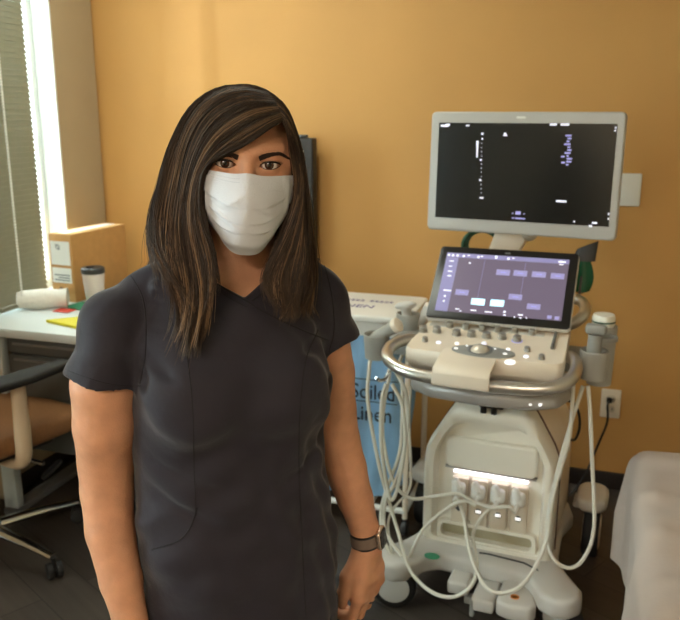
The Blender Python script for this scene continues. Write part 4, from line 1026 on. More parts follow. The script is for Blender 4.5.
FR_, QR = hand(RA[-1], rot((0.035, 0.0, -1)), rot((-.62, -.78, 0)), rot((-.78, .62, 0)), 1.05, (.34, .95, .8), [(.018, .016, .006), (.048, .038, .016), (.080, .044, .022), (.106, .042, .028)])
FL_, QL = hand(LA[-1]+np.array([0, 0, -.008]), rot((0.16, -0.02, -1)), rot((.35, -.94, 0)), rot((.94, .35, 0)), 1.0, (.35, .6, .4))
# head
def E(c, r, k=.012, mode='add', rot_=None): SK.ell(c, r, k, HM if rot_ is None else HM @ rot_, mode)
E((0, .014, .022), (.0745, .094, .080), .01)
E((0, -.020, -.012), (.0655, .072, .088), .02)
E((0, -.030, -.066), (.050, .054, .046), .02)
SK.ell((0, -.066, -.097), (.022, .018, .018), .018, HM)
for s in (-1, 1):
    SK.cap(hp_(s*.058, .0, -.05), hp_(s*.020, -.060, -.095), .020, .016, .02)     # jaw line
    E((s*.038, -.060, -.028), (.022, .020, .018), .016)                            # cheekbones
    E((s*.034, -.064, -.058), (.024, .018, .026), .016)                            # cheeks
    SK.cap(hp_(s*.014, -.0845, .021), hp_(s*.044, -.069, .022), .0065, .006, .018)  # brow ridge
    E((s*.060, -.030, .012), (.012, .03, .03), .015)
    E((s*.078, .016, -.012), (.009, .019, .031), .006)                             # ears
SK.cap(hp_(0, -.0845, .016), hp_(0, -.1060, -.034), .0070, .0105, .012)
SK.ell((0, -.1075, -.039), (.0125, .011, .010), .006, HM)
for s in (-1, 1): SK.ell((s*.0125, -.098, -.042), (.0085, .010, .0075), .006, HM)
SK.cap(hp_(-.016, -.090, -.066), hp_(.016, -.090, -.066), .006, .006, .01); SK.cap(hp_(-.014, -.088, -.078), hp_(.014, -.088, -.078), .0075, .0075, .01)
EX = .0308; EYY = -.0745; ER = .0121
for s in (-1, 1):
    SK.ell((s*.0300, -.0965, .0015), (.0165, .0105, .0105), .012, HM, 'sub')
for s in (-1, 1):
    SK.ell((s*EX, EYY, 0), (ER+.0019, ER+.0019, ER+.0017), .004, HM)
    HI = np.array(HM.inverted())
    def slit(X, Y, Z, s=s):
        x = HI[0, 0]*X+HI[0, 1]*Y+HI[0, 2]*Z+HI[0, 3]; y = HI[1, 0]*X+HI[1, 1]*Y+HI[1, 2]*Z+HI[1, 3]; z = HI[2, 0]*X+HI[2, 1]*Y+HI[2, 2]*Z+HI[2, 3]
        dx = (x-s*EX)/.0156; p = np.clip(1-dx**2, 0, 1)
        tiltz = .0009*s*(x-s*EX)/.0156
        up = .0060*p**.72+tiltz; dn = -.0044*p**.85+tiltz
        d = np.maximum(z-up, dn-z); d = np.maximum(d, (np.abs(x-s*EX)-.0156)); d = np.maximum(d, y+.072)
        return d
    c = hp_(s*EX, EYY-.01, 0)
    SK.op(slit, c-.026, c+.026, .0012, 'sub')
skin_me = SK.mesh('body', 2)
sm = mat('skin', srgb(204, 147, 114), 0.52, noise=0.09, nscale=38, bump=0.2, bscale=380, sss=0.12, spec=0.35)
BODY = obj('body', skin_me, sm, PERSON, angle=180)
bvh_skin = None
def bvh_of(me):
    v = [x.co.copy() for x in me.vertices]; return BVHTree.FromPolygons(v, [tuple(p.vertices) for p in me.polygons])
bvh_skin = bvh_of(skin_me)
def shoot(bv, px, py, lift=0.0):
    o = PMI @ CAMP; d = ((PMI @ at(px, py, 1.0))-o).normalized()
    h = bv.ray_cast(o, d)
    if h[0] is None: return None
    return h[0]+h[1]*lift
# eyes
def eye_mat():
    m = bpy.data.materials.new('eyeball'); m.use_nodes = True; nt = m.node_tree; N = nt.nodes; L = nt.links; b = N['Principled BSDF']; b.inputs['Roughness'].default_value = 0.06
    tc = N.new('ShaderNodeTexCoord'); sp = N.new('ShaderNodeSeparateXYZ'); L.new(tc.outputs['Object'], sp.inputs['Vector'])
    cb = N.new('ShaderNodeCombineXYZ'); L.new(sp.outputs['X'], cb.inputs['X']); L.new(sp.outputs['Z'], cb.inputs['Y'])
    ln = N.new('ShaderNodeVectorMath'); ln.operation = 'LENGTH'; L.new(cb.outputs['Vector'], ln.inputs[0])
    cr = N.new('ShaderNodeValToRGB'); el = cr.color_ramp.elements
    mr = N.new('ShaderNodeMapRange'); mr.inputs['From Max'].default_value = 0.0121; L.new(ln.outputs['Value'], mr.inputs['Value']); L.new(mr.outputs['Result'], cr.inputs['Fac'])
    el[0].position = 0.0; el[0].color = (0.004, 0.003, 0.003, 1); el[1].position = 0.24; el[1].color = (0.004, 0.003, 0.003, 1)
    for p, c in ((0.27, srgb(58, 34, 20)), (0.44, srgb(70, 42, 26)), (0.51, srgb(24, 15, 11)), (0.55, srgb(205, 192, 184)), (1.0, srgb(190, 160, 150))): e = el.new(p); e.color = c
    L.new(cr.outputs['Color'], b.inputs['Base Color']); return m
em = eye_mat()
for s in (-1, 1):
    b = MB(); b.sphere((0, 0, 0), ER, u=32, v=24); b.sphere((0, -ER*0.42, 0), ER*0.66, u=24, v=16)
    b.bm.free(); b = MB(); b.sphere((0, 0, 0), ER, u=32, v=24)
    e = obj('eye', b, em, PERSON, 'brown eye')
    gaze = (PMI @ CAMP)-(HM @ Vector((s*EX, EYY, 0))); gaze.normalize()
    q = Vector((0, -1, 0)).rotation_difference(gaze)
    e.matrix_local = Matrix.Translation(HM @ Vector((s*EX, EYY, 0))) @ q.to_matrix().to_4x4()
lash = mat('lash', srgb(22, 15, 12), 0.6)
for s in (-1, 1):
    b = MB()
    def lid(f, up, s=s):
        x = f*.0156; p = max(0.0, 1-f*f); z = (.0060*p**.72 if up else -.0044*p**.85)+.0009*s*f
        y = -math.sqrt(max(1e-9, (ER+.0016)**2-min(x*x, (ER+.0008)**2*.98)-z*z))+EYY
        return hp_(s*EX+x, min(y, EYY-.0035), z)
    b.tube([lid(f, True) for f in np.linspace(-1.0, 1.0, 17)], [.0004]+[.0011]*15+[.0005], seg=6, sub=2)
    b.tube([lid(f, False) for f in np.linspace(-.9, .95, 13)], .00045, seg=6, sub=2)
    for f in np.linspace(-.9, .95, 26):
        p = Vector(lid(f, True)); o_ = (HM.to_3x3() @ Vector((.0028*f+.001*s, -.0062, .0024))); b.tube([p, p+o_*0.6, p+o_+HM.to_3x3() @ Vector((0, 0, .0018))], [.00035, .0003, .0001], seg=4, sub=2)
    obj('eyelashes', b, lash, PERSON)
    
# eyebrows: short hairs standing on the skin
brow_m = mat('brow', srgb(50, 33, 24), 0.7)
for line, n in (([(214, 160), (222, 156), (230, 155), (239, 158)], 420), ([(259, 158.8), (265, 156.4), (272, 154.6), (280, 153.8), (288, 158)], 560)):
    b = MB(); LP, _ = catmull([Vector((x, y, 0)) for x, y in line], [0]*len(line), 12)
    lf = line[0][0] > 240
    for k in range(n):
        f = random.random(); q = LP[min(int(f*len(LP)), len(LP)-2)]; q2 = LP[min(int(f*len(LP)), len(LP)-2)+1]; dr = (q2-q).normalized()
        if not lf: dr = -dr; f = 1-f
        wd = 3.0*(1-0.65*f) if f > 0.15 else 2.5
        o_ = Vector((-dr.y, dr.x, 0))*random.uniform(-wd, wd)
        a = shoot(bvh_skin, q.x+o_.x, q.y+o_.y, .0003); d2 = dr*4.2*(1-0.3*f)-o_*0.5+Vector((0, -1.6*(1-f)*(1 if f < .5 else .3), 0))
        c = shoot(bvh_skin, q.x+o_.x+d2.x, q.y+o_.y+d2.y, .0012)
        if a is None or c is None or (a-c).length > .02: continue
        b.tube([a, (a+c)/2, c], [.0004, .00035, .0001], seg=4, sub=2)
    obj('eyebrow', b, brow_m, PERSON)
# ---------------------------------------------------------------- scrub top
gx = axis((-.32, .32, .0032)); gy = axis((-.20, .18, .0032)); gz = axis((.69, 1.41, .0032))
GA = Field(gx, gy, gz)
GA.op(loft(TORSO, 0.0), (-.24, -.21, .66), (.24, .2, 1.42), .02)
for s in (-1, 1):
    GA.ell((s*.068+.002, -.082, 1.178), (.066, .056, .066), .045)
    GA.cap((s*.062+.010, .018, 1.370+.004*s), (s*.150, .0, 1.312+.004*s), .033, .042, .02)
def sleeve(P, R, hem, hd, k, hollow):
    T = Field(gx, gy, gz)
    T.chain(P, R, .012)
    hd = np.array(hd)/np.linalg.norm(hd); X, Y, Z = T.grid((slice(None),)*3)
    T.D = np.maximum(T.D, ((X-hem[0])*hd[0]+(Y-hem[1])*hd[1]+(Z-hem[2])*hd[2]).astype(np.float32))
    GA.D = np.where((T.D < .05), smin(GA.D, T.D, k), GA.D)
def on_arm(P, R, px_y):
    """point and radius of the arm at the height of the hem"""
    a, c = np.array(P[1]), np.array(P[2]); f = (px_y-a[2])/(c[2]-a[2]); return a+(c-a)*f, R[1]+(R[2]-R[1])*f
for P, R, hz, hn, ex in ((LA, LAR, 1.203, (-.20, -.05, -1), .0070), (RA, RAR, 1.218, (.34, .10, -1), .0065)):
    H, hr = on_arm(P, R, hz)
    hd = rot(hn); hd = hd/np.linalg.norm(hd)
    sleeve([P[0], P[1], H, P[2]], [R[0]+.006, R[1]+ex, hr+ex+.0012, R[2]+ex+.003], H, hd, .010, None)
# the shoulders and upper sleeves always cover the arm by a few millimetres
def regrid(F, xs, ys, zs):
    D = F.D
    for ax, (a, n) in enumerate(((F.x, xs), (F.y, ys), (F.z, zs))):
        i = np.clip(np.searchsorted(a, n)-1, 0, len(a)-2); f = np.clip((n-a[i])/(a[i+1]-a[i]), 0, 1).astype(np.float32)
        sh = [1, 1, 1]; sh[ax] = len(n); f = f.reshape(sh); D = np.take(D, i, ax)*(1-f)+np.take(D, i+1, ax)*f
    return D
SG = regrid(SK, gx, gy, gz)-.0045
X, Y, Z = GA.grid((slice(None),)*3)
zone = np.maximum(.088-np.abs(X-.012), 1.215-Z)
for P, R, hz, hn, ex in ((LA, LAR, 1.203, (-.20, -.05, -1), 0), (RA, RAR, 1.218, (.34, .10, -1), 0)):
    H, hr = on_arm(P, R, hz); hd = rot(hn); hd = hd/np.linalg.norm(hd); zone = np.where((X > 0) == (H[0] > 0), np.maximum(zone, (X-H[0])*hd[0]+(Y-H[1])*hd[1]+(Z-H[2])*hd[2]+.014), zone)
GA.D = np.minimum(GA.D, np.maximum(SG, zone.astype(np.float32)))
folds = 1.35*.0016*np.sin(38*Z+22*X+9*np.sin(14*Y+7*X))+.0013*np.sin(61*X-33*Z+5*np.sin(9*Z))+.0012*np.sin(90*Z+40*Y+30*X*X)
# soft drag lines at the armpits and waist
def crease(a, c, r, amp):
    a = np.array(a); c = np.array(c); ba = c-a; L = ba @ ba
    t = np.clip(((X-a[0])*ba[0]+(Y-a[1])*ba[1]+(Z-a[2])*ba[2])/L, 0, 1)
    d2 = (X-a[0]-t*ba[0])**2+(Y-a[1]-t*ba[1])**2+(Z-a[2]-t*ba[2])**2
    return amp*np.exp(-d2/(r*r))*np.sin(np.pi*np.clip(t*.9+.1, 0, 1))
GA.D = GA.D+folds.astype(np.float32)
for a, c, r, m in (((-.15, -.07, 1.27), (-.075, -.125, 1.20), .010, .006), ((-.155, -.06, 1.24), (-.09, -.125, 1.15), .010, .005), ((.15, -.06, 1.27), (.075, -.12, 1.23), .010, .006), ((.155, -.05, 1.23), (.10, -.12, 1.13), .010, .005),
                   ((-.14, -.07, 1.09), (-.02, -.115, 1.03), .012, .004), ((.14, -.06, 1.08), (.05, -.11, 1.02), .012, .004), ((-.145, -.06, 1.04), (-.04, -.115, .98), .012, .004), ((.02, -.12, 1.09), (.04, -.12, .90), .014, .003), ((-.06, -.12, .95), (-.03, -.125, .80), .014, .004), ((.09, -.10, .96), (.10, -.11, .76), .014, .004)):
    GA.D += crease(a, c, r, m*1.3).astype(np.float32)
zl = np.where(Y < .0, 1.3285+.60*np.abs(X-.014)*np.clip(1-.0*X, 0, 1), 1.3285+.60*np.abs(X-.014)+np.clip(Y, 0, .06)*0.5)
zl = zl+np.where(np.abs(X-.012) > .088, .30, 0.0)
GA.D = smax(GA.D, np.where(np.abs(X-.012) > .088, -.06, (Z-zl)*.85).astype(np.float32), .003)
GA.D = np.maximum(GA.D, (.70-Z).astype(np.float32)+0*GA.D)
top_me = GA.mesh('scrub_top', 2)
def cloth_mat(name, col, weave=900):
    m = mat(name, col, 0.72, noise=0.05, nscale=14, spec=0.25)
    nt = m.node_tree; N = nt.nodes; L = nt.links; b = N['Principled BSDF']; b.inputs['Sheen Weight'].default_value = 0.25; b.inputs['Sheen Roughness'].default_value = 0.4
    tc = N.new('ShaderNodeTexCoord'); n = N.new('ShaderNodeTexNoise'); n.inputs['Scale'].default_value = weave; n.inputs['Detail'].default_value = 2; L.new(tc.outputs['Object'], n.inputs['Vector'])
    n3 = N.new('ShaderNodeTexNoise'); n3.inputs['Scale'].default_value = 26; n3.inputs['Detail'].default_value = 3; L.new(tc.outputs['Object'], n3.inputs['Vector'])
    ad = N.new('ShaderNodeMath'); ad.operation = 'MULTIPLY_ADD'; ad.inputs[1].default_value = 0.12; L.new(n.outputs['Fac'], ad.inputs[0]); L.new(n3.outputs['Fac'], ad.inputs[2])
    bp = N.new('ShaderNodeBump'); bp.inputs['Strength'].default_value = 0.35; bp.inputs['Distance'].default_value = 0.006; L.new(ad.outputs['Value'], bp.inputs['Height']); L.new(bp.outputs['Normal'], b.inputs['Normal'])
    return m
scrub = cloth_mat('scrub_cloth', srgb(44, 40, 48))
TOP = obj('scrub_top', top_me, scrub, PERSON, 'dark grey scrub top with a wrapped neckline', angle=180)
bvh_top = bvh_of(top_me)
seam_m = mat('seam_thread', srgb(20, 18, 23), 0.8)
def seam(pts, r=.0009, dash=False, nm='seam', m=None):
    LP, _ = catmull([Vector((x, y, 0)) for x, y in pts], [0]*len(pts), 10)
    P = [shoot(bvh_top, q.x, q.y, .0002) for q in LP]; b = MB(); run = []
    def flush():
        if len(run) > 2: b.tube(list(run), r, seg=6, smooth=False)
        run.clear()
    for p in P:
        if p is None or (run and (run[-1]-p).length > .02): flush()
        if p is not None: run.append(p)
    flush()
    if len(b.bm.verts): obj(nm, b, m or seam_m, TOP)
    else: b.bm.free()
seam([(125, 268), (136, 284), (143, 300), (146, 325), (145, 358), (140, 384)])           # armholes
seam([(316, 252), (325, 268), (332, 297), (334, 330), (329, 352)])
seam([(217, 284), (232, 293), (249, 302.5), (262, 311), (284, 322), (312, 334), (328, 340)], .0011)   # wrap edge
seam([(214, 288), (230, 298), (247, 307)], .0007); seam([(252, 301), (262, 294), (274, 286)], .0011)
seam([(168, 318), (184, 345), (190, 380), (193, 420), (194, 470), (196, 515)])           # front seams
seam([(318, 330), (306, 360), (300, 410), (299, 470), (302, 540), (306, 618)])
seam([(197, 508), (190, 528), (178, 541), (152, 550)], .0013)                               # pocket edge
seam([(69, 371), (85, 377), (104, 383), (124, 386), (141, 386)], .0006); seam([(328, 359), (340, 357), (352, 350), (360, 345)], .0006)
# trousers and shoes (below the picture)
TR = Field(axis((-.25, .25, .006)), axis((-.22, .22, .006)), axis((.03, .86, .006)))
TR.op(loft(TORSO, 0.006), (-.24, -.21, .70), (.24, .2, .86), .02)
for s in (-1, 1): TR.chain([(s*.084+.012, .012, .80), (s*.09, .015, .47), (s*.088, .03, .06)], [.092, .075, .066], .02)
X, Y, Z = TR.grid((slice(None),)*3); TR.D = np.maximum(TR.D, np.maximum(.06-Z, Z-.755).astype(np.float32)+0*TR.D)
obj('trousers', TR.mesh('trousers', 2), cloth_mat('trouser_cloth', srgb(58, 55, 66)), PERSON, angle=180)
for s in (-1, 1):
    SH = Field(axis((s*.09-.07, s*.09+.07, .004)), axis((-.18, .12, .004)), axis((-.01, .11, .004)))
    SH.chain([(s*.083, .055, .05), (s*.088, -.03, .045), (s*.093, -.10, .034)], [.046, .044, .040], .03)
    X, Y, Z = SH.grid((slice(None),)*3); SH.D = np.maximum(SH.D, np.maximum(.001-Z, Z-.085).astype(np.float32)+0*SH.D)
    obj('shoe', SH.mesh('shoe', 1), MATS['black_plastic'], PERSON, angle=180)

# ---------------------------------------------------------------- face mask
mask_m = mat('mask_white', srgb(208, 208, 214), 0.85, noise=0.02, nscale=60, bump=0.25, bscale=500, sss=0.0)
def dense(V_, Y_):
    x = np.linspace(-.2, 1.2, 281); y = np.interp(x, V_, Y_); k = np.exp(-np.linspace(-2, 2, 25)**2); k /= k.sum(); return x, np.convolve(np.pad(y, 12, mode='edge'), k, 'valid')
YC_ = dense([0, .10, .24, .36, .50, .68, .85, 1], [-.1100, -.1170, -.1245, -.1268, -.1240, -.1175, -.1080, -.0890])
HW_ = dense([0, .35, .55, .75, .9, 1], [.0675, .0672, .0645, .0598, .0530, .0455])
def mask_pt(u, v):
    # u -1..1 across, v 0 top .. 1 bottom; head frame
    a = abs(u)
    zt = -.0112+.0*u+.0035*math.exp(-(u/.20)**2)-.0015*a**3; zb = -.1262+.045*a**2.9
    hwid = np.interp(v, *HW_)
    z = zt+(zb-zt)*v
    yc = np.interp(v, *YC_)
    ys_ = np.interp(v, [0, .3, .6, 1], [-.058, -.056, -.051, -.052])
    ex = np.interp(v, [0, .45, .8, 1], [1.5, 1.65, 2.2, 2.5])
    y = ys_+(yc-ys_)*(1-a**ex)
    # pleats: each fold bulges out and tucks back under itself; they open towards the middle
    for c0, c1, am in ((.10, .33, .0030), (.33, .52, .0048), (.52, .70, .0044), (.70, .92, .0022)):
        sl = .10*(1-a)*(.5 if c0 < .4 else -.2)
        w_ = (v-c0-sl)/(c1-c0)
        if 0 < w_ < 1.12: y -= am*(w_**1.5 if w_ < 1 else max(0, 1-(w_-1)/.12))*min(1, (.06+a*1.35))
    y -= .0040*math.exp(-((v-.34+.36*(u+.35))/.055)**2)*math.exp(-((u+.36)/.22)**2)
    y -= .0030*math.exp(-((v-.56-.30*(u+.45))/.035)**2)*math.exp(-((u+.40)/.22)**2)
    y -= .0026*math.exp(-((v-.42-.25*(u-.4))/.04)**2)*math.exp(-((u-.45)/.22)**2)
    y -= .0010*math.sin(8*u+4*v)*(1-a)*v
    x = u*hwid+.0010*math.sin(17*v)*(a**4)
    return hp_(x, y, z-.0375*x)
b = MB(); b.grid(lambda u, v: mask_pt(2*u-1, v), 90, 110, 0.0009)
MASK = obj('face_mask', b, mask_m, PERSON, 'white pleated surgical face mask', angle=60)
# keep it clear of the face
me = MASK.data; P = np.empty(len(me.vertices)*3); me.vertices.foreach_get('co', P); P = SK.push(P.reshape(-1, 3), .0028); me.vertices.foreach_set('co', P.ravel()); me.update()
b = MB()
for v in (.045, .085):
    for k in range(15):
        u = -.78+k*.042; q = Vector(mask_pt(u, v+.002*k*0.3)); q2 = Vector(mask_pt(u+.022, v+.002*k*0.3)); n_ = HM.to_3x3() @ Vector((0, -1, 0)); b.tube([q+n_*.0011, q2+n_*.0011], .00042, seg=4, smooth=False)
obj('stitching', b, mat('stitch_grey', srgb(168, 172, 182), 0.8), MASK)
for s in (-1, 1):
    b = MB(); P = [mask_pt(s*.99, .05), hp_(s*.078, -.03, -.004), hp_(s*.087, .012, .012), hp_(s*.087, .030, -.012), hp_(s*.08, .010, -.045), hp_(s*.072, -.02, -.055), mask_pt(s*.96, .62)]
    b.tube(P, .0013, seg=6); obj('ear_loop', b, MATS['white_plastic'], MASK)

# ---------------------------------------------------------------- watch and ring
wa = np.array(RA[-2])+(np.array(RA[-1])-np.array(RA[-2]))*.45; wd = np.array(RA[-1])-np.array(RA[-2]); wd /= np.linalg.norm(wd)
wq = Vector((0, 0, 1)).rotation_difference(Vector(wd)).to_matrix().to_4x4(); WMx = Matrix.Translation(Vector(wa)) @ wq
wr = .0283
b = MB(); b.lathe([(wr-.0006, -.0125), (wr+.0008, -.0125), (wr+.0008, .0125), (wr-.0006, .0125)], WMx, 36); b.bm.faces.ensure_lookup_table()
WATCH = obj('watch', b, mat('band_taupe', srgb(122, 104, 92), 0.8, noise=0.12, nscale=700), PERSON, 'grey woven band wristwatch')
b = MB()
for z in (-.0128, .0128): b.lathe([(wr-.0008, z-.0018), (wr+.0013, z-.0018), (wr+.0013, z+.0018), (wr-.0008, z+.0018)], WMx, 36)
obj('band_edge', b, MATS['black_plastic'], WATCH)
nd = rot((.93, -.37, 0.0)); nd -= wd*(nd @ wd); nd /= np.linalg.norm(nd); sd = np.cross(wd, nd)
WC = Matrix(((sd[0], wd[0], nd[0], wa[0]+nd[0]*(wr+.003)), (sd[1], wd[1], nd[1], wa[1]+nd[1]*(wr+.003)), (sd[2], wd[2], nd[2], wa[2]+nd[2]*(wr+.003)), (0, 0, 0, 1)))
b = MB(); b.prism(rrect(.034, .040, .009), -.005, .004, 'xy', .0022, 3, M=WC); obj('watch_case', b, mat('case_gold', srgb(214, 190, 170), 0.25, metal=0.9), WATCH)
b = MB(); b.prism(rrect(.029, .035, .008), .0041, .0056, 'xy', .0007, 2, M=WC); obj('watch_glass', b, MATS['screen_black'], WATCH)
f = FR_[2]; a = Vector(f[0]); c = Vector(f[1]); dq = Vector((0, 0, 1)).rotation_difference((c-a).normalized()).to_matrix().to_4x4()
b = MB(); b.lathe([(.0099, -.0022), (.0115, -.0022), (.0118, 0), (.0115, .0022), (.0099, .0022)], Matrix.Translation(a.lerp(c, .62)) @ dq, 24); obj('finger_ring', b, MATS['chrome'], PERSON, 'silver ring')
# ---------------------------------------------------------------- hair
GUIDES = [   # from the fringe round the back to the other side; the first points lie on the parting
 [(282,122,1.116),(272,127,1.106),(258,137,1.098),(240,148,1.099),(222,156,1.105),(206,166,1.112),(200,192,1.116),(202,222,1.112),(210,250,1.098),(213,282,1.084),(205,318,1.078)],
 [(280,113,1.118),(265,118,1.108),(242,130,1.100),(217,148,1.106),(201,170,1.116),(195,195,1.118),(196,220,1.114),(202,250,1.099),(205,282,1.084),(199,316,1.076),(193,338,1.076)],
 [(276,104,1.130),(250,104,1.120),(219,120,1.114),(199,148,1.120),(188,185,1.128),(184,220,1.126),(187,255,1.106),(192,290,1.084),(191,325,1.076),(188,346,1.076)],
 [(270,96,1.150),(236,90,1.145),(204,106,1.143),(184,140,1.146),(174,185,1.148),(169,225,1.142),(170,258,1.116),(176,290,1.090),(182,320,1.080),(180,340,1.078)],
 [(266,92,1.175),(228,87,1.178),(196,105,1.178),(175,143,1.176),(163,188,1.172),(156,222,1.160),(158,250,1.128),(168,277,1.098),(177,300,1.085),(183,320,1.080)],
 [(260,89,1.200),(222,87,1.212),(190,108,1.214),(169,148,1.208),(158,190,1.198),(152,218,1.180),(152,240,1.150),(159,260,1.115),(168,277,1.096),(176,292,1.086)],
 [(254,87,1.225),(218,90,1.248),(187,116,1.254),(168,156,1.244),(157,195,1.230),(150,216,1.208),(148,233,1.180),(151,248,1.142),(158,263,1.116),(166,277,1.104)],
 [(250,87,1.245),(215,96,1.278),(186,126,1.290),(169,165,1.280),(159,202,1.265),(153,228,1.250),(152,248,1.240),(154,264,1.235),(158,280,1.232),(162,292,1.232)],
 [(248,88,1.255),(217,104,1.298),(195,140,1.318),(182,180,1.312),(174,220,1.305),(170,250,1.318),(172,280,1.322),(175,300,1.322),(178,315,1.322),(180,325,1.322)],
 [(247,88,1.262),(232,104,1.305),(224,145,1.328),(220,185,1.324),(216,220,1.322),(214,250,1.335),(214,280,1.338),(214,300,1.338),(214,315,1.338),(214,328,1.338)],
 [(249,88,1.262),(256,104,1.305),(258,145,1.330),(258,185,1.328),(256,220,1.330),(255,250,1.350),(255,280,1.355),(255,300,1.355),(255,315,1.355),(255,328,1.355)],
 [(251,88,1.252),(272,104,1.290),(284,140,1.310),(290,180,1.310),(292,220,1.320),(292,250,1.360),(291,275,1.365),(291,295,1.365),(291,308,1.365),(290,318,1.365)],
 [(255,88,1.230),(280,103,1.252),(297,140,1.262),(305,180,1.268),(310,215,1.268),(312,245,1.262),(312,268,1.240),(310,285,1.225),(308,297,1.215),(306,306,1.212)],
 [(260,90,1.200),(283,104,1.212),(299,142,1.216),(307,182,1.222),(310,218,1.222),(312,246,1.208),(311,268,1.184),(311,287,1.170),(307,299,1.160),(303,308,1.156)],
 [(266,93,1.172),(285,106,1.176),(299,143,1.178),(305,182,1.182),(308,218,1.184),(309,247,1.172),(310,270,1.154),(306,288,1.142),(302,302,1.136),(298,312,1.134)],
 [(270,97,1.148),(285,108,1.144),(297,142,1.148),(302,180,1.156),(305,216,1.158),(304,246,1.148),(300,270,1.134),(296,290,1.124),(293,304,1.120),(291,312,1.120)],
 [(279,111,1.122),(287,119,1.116),(295,138,1.130),(301,170,1.144),(302,208,1.148),(295,240,1.138),(285,264,1.124),(280,284,1.114),(282,298,1.112),(285,308,1.114)],
 [(283,122,1.116),(288,130,1.116),(293,142,1.122),(298,160,1.138),(301,190,1.148),(293,222,1.142),(278,250,1.126),(265,274,1.114),(266,288,1.111),(272,298,1.112)],
]
NS_ = 26
def res_line(P, n):
    P, _ = catmull([Vector(p) for p in P], [0]*len(P), 8); L = [0]
    for a, c in zip(P, P[1:]): L.append(L[-1]+(c-a).length)
    L = np.array(L)/L[-1]; A = np.array(P); s = np.linspace(0, 1, n); return np.stack([np.interp(s, L, A[:, i]) for i in range(3)], 1)
GL = []
for g in GUIDES:
    g = g+[] if len(g) == 11 else g
    GL.append(res_line([PMI @ at(*p) for p in g], NS_))
GL = np.array(GL)                                     # guides x samples x 3
HC = np.array(HM @ Vector((0, .02, .0)))
def guide(t):
    n = len(GL); f = t*(n-1); i = int(min(max(f, 0), n-2)); s = f-i
    a = GL[max(i-1, 0)]; b_ = GL[i]; c = GL[i+1]; d = GL[min(i+2, n-1)]
    return 0.5*((2*b_)+(c-a)*s+(2*a-5*b_+4*c-d)*s*s+(-a+3*b_-3*c+d)*s**3)
AX = np.array([HC[0], HC[1]])
def inward(P, amt):
    """move towards the head's upright axis (at the top: towards the head's middle)"""
    v = P-HC; v[:, 2] = np.where(v[:, 2] > 0, v[:, 2], v[:, 2]*0.0)
    n = np.linalg.norm(v, axis=1, keepdims=True)+1e-6
    return P-v/n*amt
Vs, Fs, Cs = [], [], []; nv = 0
SEGK = np.arange(NS_)/(NS_-1)
def clear(P):
    P = GA.push(P, .0035, 4); P = SK.push(P, .0022, 3); return P
raw = []; NSTR = 9000
for c_ in range(520):                                 # locks of hair
    t0 = random.random(); lay0 = random.random()**1.3; ph = random.uniform(0, 6.28); amp = random.uniform(.001, .008); lf = random.choice((0, 0, 0, 0, -.16, -.10))+random.uniform(-.10, .05)
    tone = random.gauss(0, 1); hl = random.random(); flick = np.array([random.gauss(0, .06), random.gauss(0, .03), 0])
    for k in range(NSTR//520):
        t = min(1, max(0, t0+random.gauss(0, .0085))); P = guide(t).copy()
        lay = lay0*.013+abs(random.gauss(0, .0018))
        P = inward(P, (lay*(np.minimum(1, SEGK*5+.15)))[:, None]-.0015)
        conv = guide(t0)-guide(t); P = P+conv*(0.55*np.clip(SEGK-.35, 0, 1)**1.3)[:, None]          # strands draw together into a lock
        w = amp*np.sin(ph+SEGK*9+random.gauss(0, .25))*np.clip(SEGK*1.5-.4, 0, 1); side = np.array([math.cos(ph), math.sin(ph)*.5, 0]); P = P+side*w[:, None]
        P = P+np.cumsum(RNG.normal(0, .00022, (NS_, 3)), 0)
        if random.random() < .05: P = P+np.outer(np.clip(SEGK-.2, 0, 1)**1.5, RNG.normal(0, .012, 3))       # fly-aways
        P = P+flick*(np.clip(SEGK-.72, 0, 1)**1.6)[:, None]
        # ragged ends
        cut = 1+lf+random.gauss(0, .030); s = np.linspace(0, min(1.05, max(.75, cut)), NS_)
        if s[-1] > 1: e_ = P[-1]-P[-2]; P = np.vstack([P, P[-1]+e_*1.6]); kk = np.append(SEGK, 1+1.6/(NS_-1))
        else: kk = SEGK
        P = np.stack([np.interp(s, kk, P[:, i]) for i in range(3)], 1)
        raw.append((P, tone, hl, t, lay0))
ALL = np.concatenate([r[0] for r in raw]); ALL = clear(ALL)
n3 = 3; verts = []; cols = []
S_ = len(raw); PT = ALL.reshape(S_, NS_, 3)
TG = np.gradient(PT, axis=1); TG /= np.linalg.norm(TG, axis=2, keepdims=True)+1e-9
ref = PT-HC; ref /= np.linalg.norm(ref, axis=2, keepdims=True)+1e-9
A1 = np.cross(TG, ref); A1 /= np.linalg.norm(A1, axis=2, keepdims=True)+1e-9; A2 = np.cross(A1, TG)
rad = (RNG.uniform(.00045, .00085, (S_, 1))*np.interp(SEGK, [0, .05, .8, 1], [.7, 1, .9, .25])[None, :])[..., None]
ringv = np.stack([PT+(A1*math.cos(a)+A2*math.sin(a)*.7)*rad for a in (0, 2*PI/3, 4*PI/3)], 2)     # S, NS, 3, 3
V = ringv.reshape(-1, 3)
base = (np.arange(S_)*NS_*n3)[:, None, None]+(np.arange(NS_-1)*n3)[None, :, None]
F = []
for k in range(3):
    j = (k+1) % 3; F.append(np.stack([base+k, base+j, base+n3+j, base+n3+k], -1).reshape(-1, 4))
F = np.concatenate(F)
tone = np.array([r[1] for r in raw]); hl = np.array([r[2] for r in raw]); tt = np.array([r[3] for r in raw])
dark = np.array(srgb(40, 31, 25)[:3]); midc = np.array(srgb(72, 54, 40)[:3]); lite = np.array(srgb(136, 106, 76)[:3])
mixv = np.clip(.42+.28*tone+RNG.normal(0, .12, S_), 0, 1)[:, None]
colr = dark*(1-mixv)+midc*mixv
